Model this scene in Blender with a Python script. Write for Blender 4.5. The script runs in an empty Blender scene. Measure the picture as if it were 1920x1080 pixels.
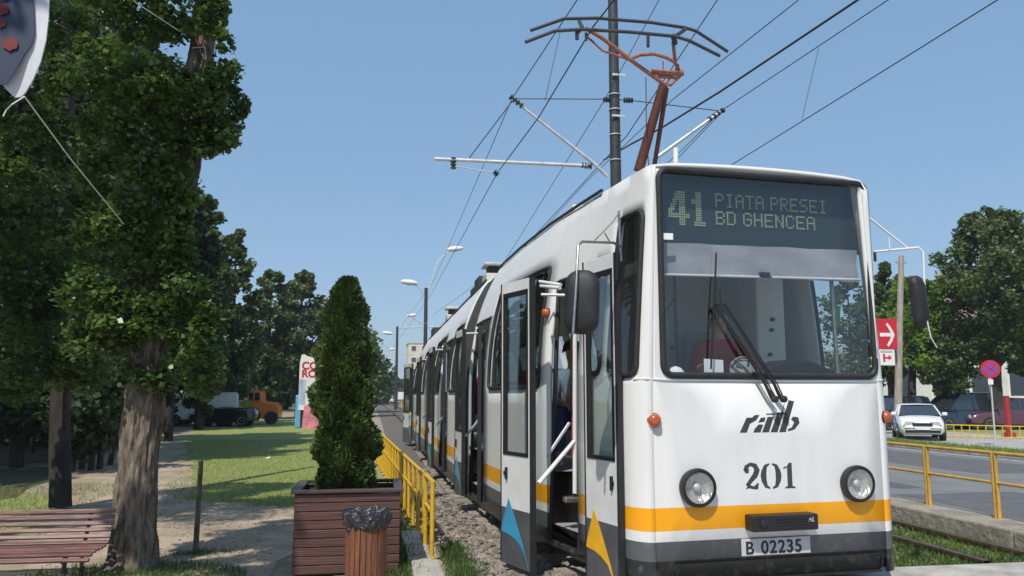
import bpy, bmesh, math, random
import numpy as np
from mathutils import Vector, Matrix, noise as mnoise
random.seed(7); RNG = np.random.default_rng(7)
R = math.radians
sc = bpy.context.scene

# ------------------------------------------------------------------ camera
FPX, CX, CY, H = 1502.0, 960.0, 540.0, 1.62
PITCH = math.atan(200/FPX); YAW = math.atan(256/math.hypot(FPX, 200))
cam_d = bpy.data.cameras.new('camera'); cam = bpy.data.objects.new('camera', cam_d)
sc.collection.objects.link(cam); sc.camera = cam
cam_d.sensor_width = 36; cam_d.lens = FPX/1920*36
cam_d.clip_start = 0.05; cam_d.clip_end = 4000
cam.location = (0, 0, H); cam.rotation_euler = (math.pi/2+PITCH, 0, -YAW)

# ------------------------------------------------------------------ world, sun, exposure
SUN = Vector((-0.36, -0.62, 1.0)).normalized()       # direction towards the sun
elev = math.asin(SUN.z); azim = math.atan2(SUN.x, SUN.y)
w = bpy.data.worlds.new('World'); sc.world = w; w.use_nodes = True
nt = w.node_tree; bg = nt.nodes['Background']
sky = nt.nodes.new('ShaderNodeTexSky'); sky.sky_type = 'NISHITA'; sky.sun_disc = False
sky.sun_elevation = elev; sky.sun_rotation = azim
sky.air_density = 1.0; sky.dust_density = 1.0; sky.ozone_density = 1.0; sky.altitude = 80
hz = nt.nodes.new('ShaderNodeMix'); hz.data_type = 'RGBA'; hz.inputs[0].default_value = .65   # milky summer haze evens out the sky
nt.links.new(sky.outputs[0], hz.inputs['A']); hz.inputs['B'].default_value = (1.48, 2.76, 4.41, 1)
nt.links.new(hz.outputs['Result'], bg.inputs[0]); bg.inputs[1].default_value = 0.15
sd = bpy.data.lights.new('sun', 'SUN'); sd.energy = 4.5; sd.angle = R(0.53); sd.color = (1, .935, .84)
so = bpy.data.objects.new('sun', sd); sc.collection.objects.link(so)
so.rotation_euler = (-SUN).to_track_quat('-Z', 'Y').to_euler()
sc.view_settings.view_transform = 'Standard'; sc.view_settings.look = 'None'
sc.view_settings.exposure = 0.0; sc.view_settings.gamma = 1
sc.render.engine = 'CYCLES'
sc.cycles.max_bounces = 6; sc.cycles.transparent_max_bounces = 24
sc.cycles.diffuse_bounces = 3; sc.cycles.glossy_bounces = 3
sc.cycles.use_denoising = True; sc.cycles.sample_clamp_indirect = 6

# ------------------------------------------------------------------ measuring helpers (photo ray -> point at a real distance)
_fw = np.array([math.sin(YAW)*math.cos(PITCH), math.cos(YAW)*math.cos(PITCH), math.sin(PITCH)])
_rt = np.array([math.cos(YAW), -math.sin(YAW), 0]); _up = np.cross(_rt, _fw); _C = np.array([0, 0, H])
def _ray(x, y): return _fw+_rt*(x-CX)/FPX-_up*(y-CY)/FPX
def at(x, y, Y):
    r = _ray(x, y); return Vector(_C+r*Y/r[1])
def gz(x, y, Z=0.0):
    r = _ray(x, y); return Vector(_C+r*(Z-H)/r[2])
def V(*a): return Vector(a)

# ------------------------------------------------------------------ materials
M = {}
def mat(name, col, rough=.6, metal=0, var=0, scale=6, bump=0, bscale=None, spec=.5, coat=0, detail=6, col2=None, stretch=None, streak=0):
    m = bpy.data.materials.new(name); m.use_nodes = True; t = m.node_tree; b = t.nodes['Principled BSDF']
    b.inputs['Roughness'].default_value = rough; b.inputs['Metallic'].default_value = metal
    b.inputs['Specular IOR Level'].default_value = spec; b.inputs['Coat Weight'].default_value = coat
    b.inputs['Base Color'].default_value = (*col, 1)
    tc = t.nodes.new('ShaderNodeTexCoord'); vec = tc.outputs['Object']
    if stretch:
        mp = t.nodes.new('ShaderNodeMapping'); mp.inputs['Scale'].default_value = stretch
        t.links.new(vec, mp.inputs['Vector']); vec = mp.outputs[0]
    if var or col2:
        n = t.nodes.new('ShaderNodeTexNoise'); n.inputs['Scale'].default_value = scale; n.inputs['Detail'].default_value = detail
        n.inputs['Roughness'].default_value = .65
        t.links.new(vec, n.inputs['Vector'])
        r = t.nodes.new('ShaderNodeValToRGB'); t.links.new(n.outputs['Fac'], r.inputs[0])
        c2 = col2 or tuple(c*(1-var) for c in col); c1 = col if col2 else tuple(min(1, c*(1+var*.6)) for c in col)
        r.color_ramp.elements[0].position = .35; r.color_ramp.elements[1].position = .65
        r.color_ramp.elements[0].color = (*c2, 1); r.color_ramp.elements[1].color = (*c1, 1)
        t.links.new(r.outputs[0], b.inputs['Base Color'])
    if bump:
        n2 = t.nodes.new('ShaderNodeTexNoise'); n2.inputs['Scale'].default_value = bscale or scale*4; n2.inputs['Detail'].default_value = 8
        t.links.new(vec, n2.inputs['Vector'])
        bp = t.nodes.new('ShaderNodeBump'); bp.inputs['Strength'].default_value = bump; bp.inputs['Distance'].default_value = .03
        t.links.new(n2.outputs['Fac'], bp.inputs['Height']); t.links.new(bp.outputs[0], b.inputs['Normal'])
    M[name] = m; return m
def leafmat(name, c1, c2, trans=.35, gloss=.35, big=.8):
    m = bpy.data.materials.new(name); m.use_nodes = True; t = m.node_tree; t.nodes.clear()
    out = t.nodes.new('ShaderNodeOutputMaterial'); b = t.nodes.new('ShaderNodeBsdfPrincipled'); tr = t.nodes.new('ShaderNodeBsdfTranslucent')
    g = t.nodes.new('ShaderNodeNewGeometry'); r = t.nodes.new('ShaderNodeValToRGB')
    tc = t.nodes.new('ShaderNodeTexCoord'); n = t.nodes.new('ShaderNodeTexNoise'); n.inputs['Scale'].default_value = big; n.inputs['Detail'].default_value = 2
    t.links.new(tc.outputs['Object'], n.inputs['Vector'])
    mx = t.nodes.new('ShaderNodeMath'); mx.operation = 'MULTIPLY_ADD'; mx.inputs[1].default_value = .5
    t.links.new(g.outputs['Random Per Island'], mx.inputs[0])
    m2 = t.nodes.new('ShaderNodeMath'); m2.operation = 'MULTIPLY_ADD'; m2.inputs[1].default_value = 1.6; m2.inputs[2].default_value = -.55
    t.links.new(n.outputs['Fac'], m2.inputs[0]); t.links.new(m2.outputs[0], mx.inputs[2])
    t.links.new(mx.outputs[0], r.inputs[0])
    r.color_ramp.elements[0].color = (*c1, 1); r.color_ramp.elements[1].color = (*c2, 1)
    t.links.new(r.outputs[0], b.inputs['Base Color']); b.inputs['Roughness'].default_value = gloss
    b.inputs['Specular IOR Level'].default_value = .5
    h = t.nodes.new('ShaderNodeHueSaturation'); h.inputs['Value'].default_value = 1.5; h.inputs['Hue'].default_value = .485
    t.links.new(r.outputs[0], h.inputs['Color']); t.links.new(h.outputs[0], tr.inputs['Color'])
    ms = t.nodes.new('ShaderNodeMixShader'); ms.inputs[0].default_value = trans
    t.links.new(b.outputs[0], ms.inputs[1]); t.links.new(tr.outputs[0], ms.inputs[2]); t.links.new(ms.outputs[0], out.inputs[0])
    M[name] = m; return m
def glassmat(name, tint, refl=1.0, rough=.02):
    m = bpy.data.materials.new(name); m.use_nodes = True; t = m.node_tree; t.nodes.clear()
    out = t.nodes.new('ShaderNodeOutputMaterial'); tr = t.nodes.new('ShaderNodeBsdfTransparent'); g = t.nodes.new('ShaderNodeBsdfGlossy')
    tr.inputs[0].default_value = (*tint, 1); g.inputs['Roughness'].default_value = rough; g.inputs['Color'].default_value = (1, 1, 1, 1)
    f = t.nodes.new('ShaderNodeFresnel'); gm = t.nodes.new('ShaderNodeNewGeometry'); mi = t.nodes.new('ShaderNodeMapRange')   # same reflectance from both sides of a pane
    mi.inputs['To Min'].default_value = 1.5; mi.inputs['To Max'].default_value = 1/1.5; t.links.new(gm.outputs['Backfacing'], mi.inputs[0]); t.links.new(mi.outputs[0], f.inputs[0])
    k = t.nodes.new('ShaderNodeMath'); k.operation = 'MULTIPLY'; k.inputs[1].default_value = refl; t.links.new(f.outputs[0], k.inputs[0])
    ms = t.nodes.new('ShaderNodeMixShader'); t.links.new(k.outputs[0], ms.inputs[0]); t.links.new(tr.outputs[0], ms.inputs[1]); t.links.new(g.outputs[0], ms.inputs[2])
    t.links.new(ms.outputs[0], out.inputs[0]); M[name] = m; return m
def emis(name, col, s):
    m = bpy.data.materials.new(name); m.use_nodes = True; b = m.node_tree.nodes['Principled BSDF']
    b.inputs['Base Color'].default_value = (*[c*.5 for c in col], 1); b.inputs['Emission Color'].default_value = (*col, 1); b.inputs['Emission Strength'].default_value = s
    M[name] = m
# painted bands of the tram: constant colour by height on the body
def bandmat(name):
    m = mat(name, (.8, .8, .8), .38, var=0, coat=.12); t = m.node_tree; b = t.nodes['Principled BSDF']
    tc = t.nodes.new('ShaderNodeTexCoord'); s = t.nodes.new('ShaderNodeSeparateXYZ'); t.links.new(tc.outputs['Object'], s.inputs[0])
    mr = t.nodes.new('ShaderNodeMapRange'); mr.inputs['From Max'].default_value = 4; t.links.new(s.outputs['Z'], mr.inputs[0])
    r = t.nodes.new('ShaderNodeValToRGB'); r.color_ramp.interpolation = 'CONSTANT'; e = r.color_ramp.elements
    e[0].position = 0; e[0].color = (.022, .024, .026, 1); e[1].position = .375/4; e[1].color = (.095, .105, .115, 1)
    for p, c in ((.508/4, (.72, .72, .71)), (.582/4, (.84, .36, .004)), (.755/4, (.72, .725, .72))):
        q = e.new(p); q.color = (*c, 1)
    t.links.new(mr.outputs[0], r.inputs[0])
    # wear: faint grime in vertical streaks
    mp = t.nodes.new('ShaderNodeMapping'); mp.inputs['Scale'].default_value = (5, 5, 1.2); t.links.new(tc.outputs['Object'], mp.inputs[0])
    n = t.nodes.new('ShaderNodeTexNoise'); n.inputs['Scale'].default_value = 1.6; n.inputs['Detail'].default_value = 9; t.links.new(mp.outputs[0], n.inputs['Vector'])
    r2 = t.nodes.new('ShaderNodeValToRGB'); r2.color_ramp.elements[0].position = .3; r2.color_ramp.elements[1].position = .62
    r2.color_ramp.elements[0].color = (.93, .92, .90, 1); r2.color_ramp.elements[1].color = (1, 1, 1, 1); t.links.new(n.outputs['Fac'], r2.inputs[0])
    mx = t.nodes.new('ShaderNodeMix'); mx.data_type = 'RGBA'; mx.blend_type = 'MULTIPLY'; mx.inputs[0].default_value = .8
    t.links.new(r.outputs[0], mx.inputs['A']); t.links.new(r2.outputs[0], mx.inputs['B']); t.links.new(mx.outputs['Result'], b.inputs['Base Color'])
    n5 = t.nodes.new('ShaderNodeTexNoise'); n5.inputs['Scale'].default_value = 14; n5.inputs['Detail'].default_value = 12; t.links.new(tc.outputs['Object'], n5.inputs['Vector'])
    r5 = t.nodes.new('ShaderNodeValToRGB'); r5.color_ramp.elements[0].position = .56; r5.color_ramp.elements[1].position = .74; r5.color_ramp.elements[0].color = (0, 0, 0, 1); r5.color_ramp.elements[1].color = (.5, .5, .5, 1); t.links.new(n5.outputs['Fac'], r5.inputs[0])
    mx5 = t.nodes.new('ShaderNodeMix'); mx5.data_type = 'RGBA'; t.links.new(r5.outputs[0], mx5.inputs[0]); t.links.new(mx.outputs['Result'], mx5.inputs['A']); mx5.inputs['B'].default_value = (.40, .36, .30, 1)
    mr5 = t.nodes.new('ShaderNodeMapRange'); mr5.inputs['From Min'].default_value = .9; mr5.inputs['From Max'].default_value = .2; mr5.inputs['To Max'].default_value = .55; t.links.new(s.outputs['Z'], mr5.inputs[0])
    mu5 = t.nodes.new('ShaderNodeMath'); mu5.operation = 'MULTIPLY'; t.links.new(mr5.outputs[0], mu5.inputs[0]); t.links.new(r5.outputs[0], mu5.inputs[1]); t.links.new(mu5.outputs[0], mx5.inputs[0]); t.links.new(mx5.outputs['Result'], b.inputs['Base Color'])
    # very slight panel waviness
    n3 = t.nodes.new('ShaderNodeTexNoise'); n3.inputs['Scale'].default_value = 2.2; n3.inputs['Detail'].default_value = 1; t.links.new(tc.outputs['Object'], n3.inputs['Vector'])
    bp = t.nodes.new('ShaderNodeBump'); bp.inputs['Strength'].default_value = .12; bp.inputs['Distance'].default_value = .03
    t.links.new(n3.outputs['Fac'], bp.inputs['Height']); t.links.new(bp.outputs[0], b.inputs['Normal']); return m

bandmat('tram_paint')
mat('white_paint', (.69, .70, .70), .35, var=.10, scale=3, coat=.2)
mat('roof_paint', (.55, .54, .50), .6, var=.25, scale=3)
mat('rubber', (.018, .018, .02), .6, var=.3, scale=10)
mat('dark_grey', (.085, .09, .10), .45, var=.2, scale=5)
mat('near_black', (.012, .012, .013), .5)
mat('letter_grey', (.045, .05, .052), .5)
mat('emblem_blue', (.045, .30, .50), .4, var=.12, scale=4); mat('emblem_yellow', (.80, .42, .02), .4, var=.1)
mat('steel', (.42, .42, .41), .35, .9, var=.3, scale=20)
mat('galvanised', (.62, .63, .62), .5, .35, var=.2, scale=8)
mat('pole_grey', (.034, .038, .042), .6, var=.35, scale=4)
mat('rust_red', (.11, .03, .02), .6, var=.4, scale=14)
mat('rust_pink', (.32, .12, .065), .6, var=.4, scale=20)
mat('wire', (.035, .037, .04), .6); mat('thick_cable', (.018, .018, .02), .6)
mat('string', (.72, .72, .68), .9)
mat('amber', (.48, .085, .015), .22, spec=.6, coat=.6, var=.3, scale=30)
mat('reflector', (.62, .61, .57), .2, .55, var=.25, scale=14, bump=.8, bscale=22, stretch=(1, 1, .35))
mat('interior_cream', (.74, .72, .64), .6, var=.10, scale=2)
mat('interior_grey', (.30, .31, .32), .6, var=.15, scale=2)
mat('blind', (.34, .34, .37), .8, var=.12, scale=3, bump=.9, bscale=2.2)
mat('display_back', (.030, .040, .048), .4)
mat('seat_red', (.35, .03, .025), .6, var=.2); mat('print_red', (.17, .02, .02), .7, var=.4, scale=20); mat('red_cloth', (.38, .025, .03), .85, var=.25, scale=6)
mat('blue_cloth', (.05, .12, .25), .85, var=.3); mat('pale_cloth', (.45, .52, .65), .85, var=.2)
mat('skin', (.50, .29, .20), .5); mat('hair', (.02, .015, .012), .6)
mat('plate_shaded', (.52, .53, .53), .45, var=.12, scale=12); mat('paper', (.8, .8, .8), .8)  # number plate greyed to paint in the coupler cover's shadow
emis('led', (.50, .60, .36), .10)
glassmat('windscreen_glass', (.84, .87, .88), 1.7); glassmat('side_glass', (.86, .90, .89), 1.3); glassmat('dark_glass', (.25, .32, .31), 1.6)
glassmat('lens', (.9, .9, .9), 1.8)
mat('yellow_paint', (.66, .40, .025), .45, var=.22, scale=9, bump=.15, bscale=30)
mat('yellow_old', (.60, .38, .06), .55, var=.3, scale=9, col2=(.42, .25, .06), bump=.2, bscale=30)
mat('concrete', (.40, .38, .34), .9, var=.35, scale=3, bump=.5, bscale=40)
mat('concrete_old', (.33, .30, .25), .95, col2=(.17, .15, .12), scale=2.4, bump=.8, bscale=14)
mat('asphalt', (.20, .20, .20), .85, col2=(.155, .155, .155), scale=.9, bump=.4, bscale=90)
mat('road_paint', (.42, .42, .41), .8, var=.4, scale=8)
mat('pavement', (.36, .35, .33), .9, var=.2, scale=1.5, bump=.3, bscale=20)
mat('dirt', (.38, .31, .22), .95, col2=(.22, .175, .12), scale=.9, bump=.7, bscale=12, detail=10)
mat('path_dirt', (.44, .355, .26), .95, col2=(.26, .20, .14), scale=1.4, bump=.6, bscale=16, detail=10)
mat('lawn', (.19, .26, .05), .95, col2=(.26, .26, .10), scale=.8, bump=.8, bscale=20, detail=10)
mat('shaded_litter', (.085, .085, .03), .95, col2=(.05, .045, .03), scale=1.5, bump=.6); mat('ballast', (.15, .135, .11), .95, col2=(.10, .09, .08), scale=26, bump=1, bscale=30)  # leaf litter darkened to stand in for the grove's shade
mat('rail_steel', (.16, .11, .08), .45, .6, var=.4, scale=10); mat('rail_top', (.35, .33, .31), .25, .9)
mat('brown_board', (.095, .042, .036), .55, var=.35, scale=3, stretch=(.6, .6, 12), bump=.3, bscale=8)
mat('brown_trim', (.07, .045, .04), .5, var=.25, scale=4)
mat('wood_orange', (.19, .072, .035), .6, var=.45, scale=6, stretch=(8, 8, .6), bump=.4, bscale=6)
mat('bin_bag', (.02, .021, .025), .22, spec=.8, bump=1, bscale=25)
mat('bench_wood', (.175, .085, .075), .45, var=.35, scale=3, stretch=(.6, 8, 8), bump=.2, bscale=8)
mat('cast_iron', (.025, .025, .025), .5)
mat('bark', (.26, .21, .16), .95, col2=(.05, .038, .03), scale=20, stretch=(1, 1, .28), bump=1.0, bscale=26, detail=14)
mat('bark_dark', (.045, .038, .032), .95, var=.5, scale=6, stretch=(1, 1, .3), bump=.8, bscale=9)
leafmat('poplar_leaf', (.024, .058, .012), (.125, .215, .045), .30, .34, 1.6)
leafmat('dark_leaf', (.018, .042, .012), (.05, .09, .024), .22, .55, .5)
leafmat('far_leaf', (.030, .060, .016), (.12, .175, .045), .22, .6, .25)
leafmat('light_leaf', (.09, .18, .022), (.22, .34, .05), .42, .5, .5)
leafmat('thuja_leaf', (.018, .042, .010), (.095, .145, .026), .18, .6, 5)
leafmat('grass_blade', (.12, .19, .03), (.26, .33, .08), .3, .6, .8)
leafmat('weed', (.045, .10, .022), (.13, .20, .05), .3, .6, 1.5)
mat('car_white', (.78, .79, .80), .2, coat=.8); mat('car_black', (.012, .012, .014), .2, coat=.9); mat('car_blue', (.018, .026, .055), .2, coat=.9)
mat('car_red', (.32, .05, .08), .25, coat=.7); mat('car_orange', (.75, .20, .015), .35, coat=.4); mat('lime_green', (.14, .38, .04), .5)
mat('car_maroon', (.09, .03, .045), .25, coat=.7); mat('car_silver', (.4, .42, .44), .25, .5, coat=.6)
mat('car_glass', (.02, .028, .035), .08, spec=.9, coat=.5); mat('tyre', (.02, .02, .02), .8); mat('wheel_rim', (.35, .35, .36), .35, .8)
mat('sign_red', (.55, .015, .03), .45, var=.1); mat('sign_white', (.76, .74, .73), .5, var=.06); mat('sign_blue', (.17, .07, .36), .45)
mat('post_red', (.36, .03, .04), .5, var=.2); mat('wood_pole', (.36, .31, .26), .9, var=.35, scale=5, stretch=(4, 4, .4), bump=.5)
mat('render_white', (.62, .62, .60), .9, var=.15, scale=.6); mat('render_pink', (.58, .42, .36), .9, var=.1, scale=.5); mat('render_cream', (.62, .56, .46), .9, var=.1, scale=.5)
mat('canvas_blue', (.02, .035, .075), .55, var=.25, scale=5); mat('canvas_white', (.62, .63, .68), .6, var=.1, scale=6)
mat('print_pink', (.66, .22, .28), .6, var=.4, scale=3); mat('print_pale_blue', (.42, .50, .66), .6, var=.3, scale=3); mat('sky_blue', (.12, .40, .60), .4)
mat('soil', (.05, .035, .025), .95, var=.4, scale=10, bump=.8); mat('bellows_grey', (.030, .038, .038), .75, var=.2)
mat('litter_white', (.7, .7, .68), .8)

# ------------------------------------------------------------------ objects and mesh building
def link(o): sc.collection.objects.link(o); return o
def tag(o, label=None, cat=None, group=None, kind=None):
    if label: o['label'] = label
    if cat: o['category'] = cat
    if group: o['group'] = group
    if kind: o['kind'] = kind
    return o
def root(name, loc, label, cat, group=None):
    o = link(bpy.data.objects.new(name, None)); o.location = loc; o.empty_display_size = .2
    return tag(o, label, cat, group)
def wloc(o):
    p = Vector((0, 0, 0))
    while o: p += o.location; o = o.parent
    return p
class MB:
    def __init__(s): s.v = []; s.f = []; s.m = []; s.cm = 0
    def add(s, vs, fs):
        n = len(s.v); s.v += [tuple(p) for p in vs]; s.f += [tuple(i+n for i in f) for f in fs]; s.m += [s.cm]*len(fs); return s
    def box(s, c, size, ax=None, ay=None):
        c = Vector(c); hx, hy, hz = [k/2 for k in size]
        ax = (ax or V(1, 0, 0)).normalized(); ay = (ay or V(0, 0, 1).cross(ax)).normalized(); az = ax.cross(ay)
        vs = [c+ax*(x*hx)+ay*(y*hy)+az*(z*hz) for z in (-1, 1) for y in (-1, 1) for x in (-1, 1)]
        return s.add(vs, [(0, 2, 3, 1), (4, 5, 7, 6), (0, 1, 5, 4), (2, 6, 7, 3), (0, 4, 6, 2), (1, 3, 7, 5)])
    def boxb(s, x0, x1, y0, y1, z0, z1): return s.box(((x0+x1)/2, (y0+y1)/2, (z0+z1)/2), (x1-x0, y1-y0, z1-z0))
    def tube(s, pts, r, n=8, cap=True, closed=False):
        pts = [Vector(p) for p in pts]; rs = r if isinstance(r, (list, tuple)) else [r]*len(pts)
        L = len(pts); base = len(s.v); prev = None
        for i, p in enumerate(pts):
            if closed: d = (pts[(i+1) % L]-pts[i-1])
            else: d = (pts[min(i+1, L-1)]-pts[max(i-1, 0)])
            d = d.normalized() if d.length > 1e-9 else V(0, 0, 1)
            if prev is None: u = d.orthogonal().normalized()
            else: u = (prev-d*prev.dot(d)); u = u.normalized() if u.length > 1e-6 else d.orthogonal().normalized()
            prev = u; w_ = d.cross(u)
            for k in range(n):
                a = 2*math.pi*(k+.5)/n; s.v.append(tuple(p+(u*math.cos(a)+w_*math.sin(a))*rs[i]))
        for i in range(L if closed else L-1):
            j = (i+1) % L
            for k in range(n):
                k2 = (k+1) % n; s.f.append((base+i*n+k, base+i*n+k2, base+j*n+k2, base+j*n+k)); s.m.append(s.cm)
        if cap and not closed:
            s.f.append(tuple(base+k for k in range(n))[::-1]); s.f.append(tuple(base+(L-1)*n+k for k in range(n))); s.m += [s.cm]*2
        return s
    def lathe(s, c, axis, prof, n=20, cap=True):        # prof: (radius, height along axis)
        axis = Vector(axis).normalized(); u = axis.orthogonal().normalized(); w_ = axis.cross(u); base = len(s.v); c = Vector(c)
        for (r, h) in prof:
            for k in range(n):
                a = 2*math.pi*k/n; s.v.append(tuple(c+axis*h+(u*math.cos(a)+w_*math.sin(a))*r))
        for i in range(len(prof)-1):
            for k in range(n):
                k2 = (k+1) % n; s.f.append((base+i*n+k, base+i*n+k2, base+(i+1)*n+k2, base+(i+1)*n+k)); s.m.append(s.cm)
        if cap: s.f.append(tuple(base+k for k in range(n))[::-1]); s.f.append(tuple(base+(len(prof)-1)*n+k for k in range(n))); s.m += [s.cm]*2
        return s
    def prism(s, poly, o, ax, ay, depth):     # 2-D outline in the plane (ax, ay), extruded by depth along ax x ay
        o = Vector(o); ax = Vector(ax); ay = Vector(ay); nz = ax.cross(ay).normalized()
        a = [o+ax*p[0]+ay*p[1] for p in poly]; b = [p+nz*depth for p in a]; n = len(poly)
        return s.add(a+b, [tuple(range(n))[::-1], tuple(range(n, 2*n))]+[(i, (i+1) % n, n+(i+1) % n, n+i) for i in range(n)])
    def grid(s, P):                            # P[i][j] points
        n = len(s.v); I = len(P); J = len(P[0])
        for row in P: s.v += [tuple(p) for p in row]
        for i in range(I-1):
            for j in range(J-1): s.f.append((n+i*J+j, n+(i+1)*J+j, n+(i+1)*J+j+1, n+i*J+j+1)); s.m.append(s.cm)
        return s
    def build(s, name, m, parent=None, smooth=None, bevel=0, solid=0, loc=None, fix=True):
        me = bpy.data.meshes.new(name)
        org = wloc(parent) if parent else Vector(loc or (0, 0, 0))
        me.from_pydata([(v[0]-org.x, v[1]-org.y, v[2]-org.z) for v in s.v], [], s.f)
        ms = m if isinstance(m, (list, tuple)) else [m]
        for k in ms: me.materials.append(M[k] if isinstance(k, str) else k)
        if len(ms) > 1: me.polygons.foreach_set('material_index', s.m)
        if fix:
            bm = bmesh.new(); bm.from_mesh(me); bmesh.ops.remove_doubles(bm, verts=bm.verts, dist=1e-5)
            if not solid: bmesh.ops.recalc_face_normals(bm, faces=bm.faces)
            bm.to_mesh(me); bm.free()
        if smooth is not None:
            me.polygons.foreach_set('use_smooth', [True]*len(me.polygons)); me.set_sharp_from_angle(angle=R(smooth))
        me.update()
        o = link(bpy.data.objects.new(name, me))
        if parent: o.parent = parent
        else: o.location = org
        if solid:
            md = o.modifiers.new('solid', 'SOLIDIFY'); md.thickness = solid; md.offset = -1 if solid > 0 else 1
        if bevel:
            md = o.modifiers.new('bev', 'BEVEL'); md.width = bevel; md.segments = 2; md.limit_method = 'ANGLE'; md.angle_limit = R(40)
        return o
def dup(rt, loc, label=None, rz=None):
    r = link(rt.copy()); r.location = loc
    if rz is not None: r.rotation_euler = (0, 0, rz)
    if label: r['label'] = label
    for ch in list(rt.children):
        c = link(ch.copy()); c.parent = r
        for g in list(ch.children):
            d = link(g.copy()); d.parent = c
    return r
def rrect(x0, x1, z0, z1, r, n=6, r2=None):
    pts = []
    for cx, cz, a0 in ((x1-r, z1-r, 0), (x0+r, z1-r, 90), (x0+r, z0+r, 180), (x1-r, z0+r, 270)):
        for k in range(n+1):
            a = R(a0+90*k/n); pts.append((cx+r*math.cos(a), cz+r*math.sin(a)))
    return pts
def text_mesh(txt, size, o, ax, ay, m, name, parent, depth=.004, sx=1.0, shear=0, space=1.0, bold=0):
    cu = bpy.data.curves.new(name, 'FONT'); cu.body = txt; cu.size = size; cu.extrude = depth/2; cu.offset = bold
    cu.space_character = space; cu.shear = shear; cu.align_x = 'LEFT'
    tmp = bpy.data.objects.new(name, cu); link(tmp); dg = bpy.context.evaluated_depsgraph_get()
    me = bpy.data.meshes.new_from_object(tmp.evaluated_get(dg)); bpy.data.objects.remove(tmp)
    ax = Vector(ax).normalized(); ay = Vector(ay).normalized(); az = ax.cross(ay)
    org = wloc(parent) if parent else V(0, 0, 0); o = Vector(o)-org
    for v in me.vertices: v.co = o+ax*(v.co.x*sx)+ay*v.co.y+az*v.co.z
    me.materials.clear(); me.materials.append(M[m]); ob = link(bpy.data.objects.new(name, me)); ob.parent = parent; return ob

# ------------------------------------------------------------------ leaves
def leaf_mesh(name, m, centers, size, parent=None, loc=None, shape='deltoid', up=.5, jitter=.35, dirs=None, kind=None):
    C = np.asarray(centers, float); N = len(C)
    if shape == 'deltoid': T = np.array([[0, -.5, 0], [.5, -.18, .06], [.28, .25, .05], [0, .62, 0], [-.28, .25, .05], [-.5, -.18, .06]])
    elif shape == 'spray': T = np.array([[0, -.2, 0], [.30, .25, .04], [.10, 1.0, 0], [-.10, 1.0, 0], [-.30, .25, .04]])
    elif shape == 'blade': T = np.array([[-.06, 0, 0], [.06, 0, 0], [.035, .6, .08], [0, 1, .2], [-.035, .6, .08]])
    else: T = np.array([[0, -.5, 0], [.42, 0, .1], [0, .55, 0], [-.42, 0, .1]])
    K = len(T)
    if dirs is None:
        Yv = RNG.normal(size=(N, 3)); Yv[:, 2] *= .6
    else: Yv = np.asarray(dirs, float)+RNG.normal(size=(N, 3))*jitter
    Yv /= np.linalg.norm(Yv, axis=1, keepdims=True)+1e-9
    Nn = RNG.normal(size=(N, 3)); Nn[:, 2] += up*2
    Xv = np.cross(Yv, Nn); Xv /= np.linalg.norm(Xv, axis=1, keepdims=True)+1e-9
    Zv = np.cross(Xv, Yv); s = (size*(1+RNG.uniform(-jitter, jitter, N)))[:, None, None]
    P = C[:, None, :]+s*(T[None, :, 0:1]*Xv[:, None, :]+T[None, :, 1:2]*Yv[:, None, :]+T[None, :, 2:3]*Zv[:, None, :])
    org = wloc(parent) if parent else Vector(loc or (0, 0, 0)); P = P-np.array(org)
    me = bpy.data.meshes.new(name); me.vertices.add(N*K); me.vertices.foreach_set('co', P.reshape(-1).astype(np.float32))
    me.loops.add(N*K); me.loops.foreach_set('vertex_index', np.arange(N*K, dtype=np.int32))
    me.polygons.add(N); me.polygons.foreach_set('loop_start', np.arange(0, N*K, K, dtype=np.int32)); me.polygons.foreach_set('loop_total', np.full(N, K, dtype=np.int32))
    me.materials.append(M[m]); me.update(calc_edges=True)
    o = link(bpy.data.objects.new(name, me))
    if parent: o.parent = parent
    else: o.location = org
    if kind: o['kind'] = kind
    return o
def blob(c, rad, n, clumps=14, cr=.38):
    """leaf positions in clumps on and within an ellipsoid"""
    c = np.array(c); rad = np.array(rad) if hasattr(rad, '__len__') else np.array([rad]*3)
    d = RNG.normal(size=(clumps, 3)); d /= np.linalg.norm(d, axis=1, keepdims=True); d *= RNG.uniform(.35, 1.0, (clumps, 1))**.6
    cc = c+d*rad*.8; sizes = RNG.uniform(.6, 1.25, clumps)
    k = RNG.integers(0, clumps, n); g = RNG.normal(size=(n, 3)); g /= np.linalg.norm(g, axis=1, keepdims=True); g *= (RNG.uniform(0, 1, (n, 1))**.45)
    return cc[k]+g*(rad*cr)*sizes[k][:, None]

# ================================================================== THE SETTING
def sheet(name, poly, z, m, label=None):
    mb = MB(); mb.add([(p[0], p[1], z) for p in poly], [tuple(range(len(poly)))]); o = mb.build(name, m); o['kind'] = 'structure'; return o
def wobbly(poly, amp, step):
    out = []
    for i, p in enumerate(poly):
        q = poly[(i+1) % len(poly)]; L = math.hypot(q[0]-p[0], q[1]-p[1]); k = max(1, int(L/step))
        for j in range(k):
            t = j/k; out.append((p[0]+(q[0]-p[0])*t+random.uniform(-amp, amp), p[1]+(q[1]-p[1])*t+random.uniform(-amp, amp)))
    return out
sheet('ground', [(-900, -60), (900, -60), (900, 1800), (-900, 1800)], 0, 'dirt')
lawn_poly = wobbly([(-1.6, 12.6), (-3.0, 13.5), (-3.6, 17), (-4.6, 21), (-6.6, 30), (-9.5, 46), (-4, 60), (-.5, 60), (-.35, 30), (-.35, 12.3)], .35, .8)
sheet('lawn', lawn_poly, .004, 'lawn')
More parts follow.
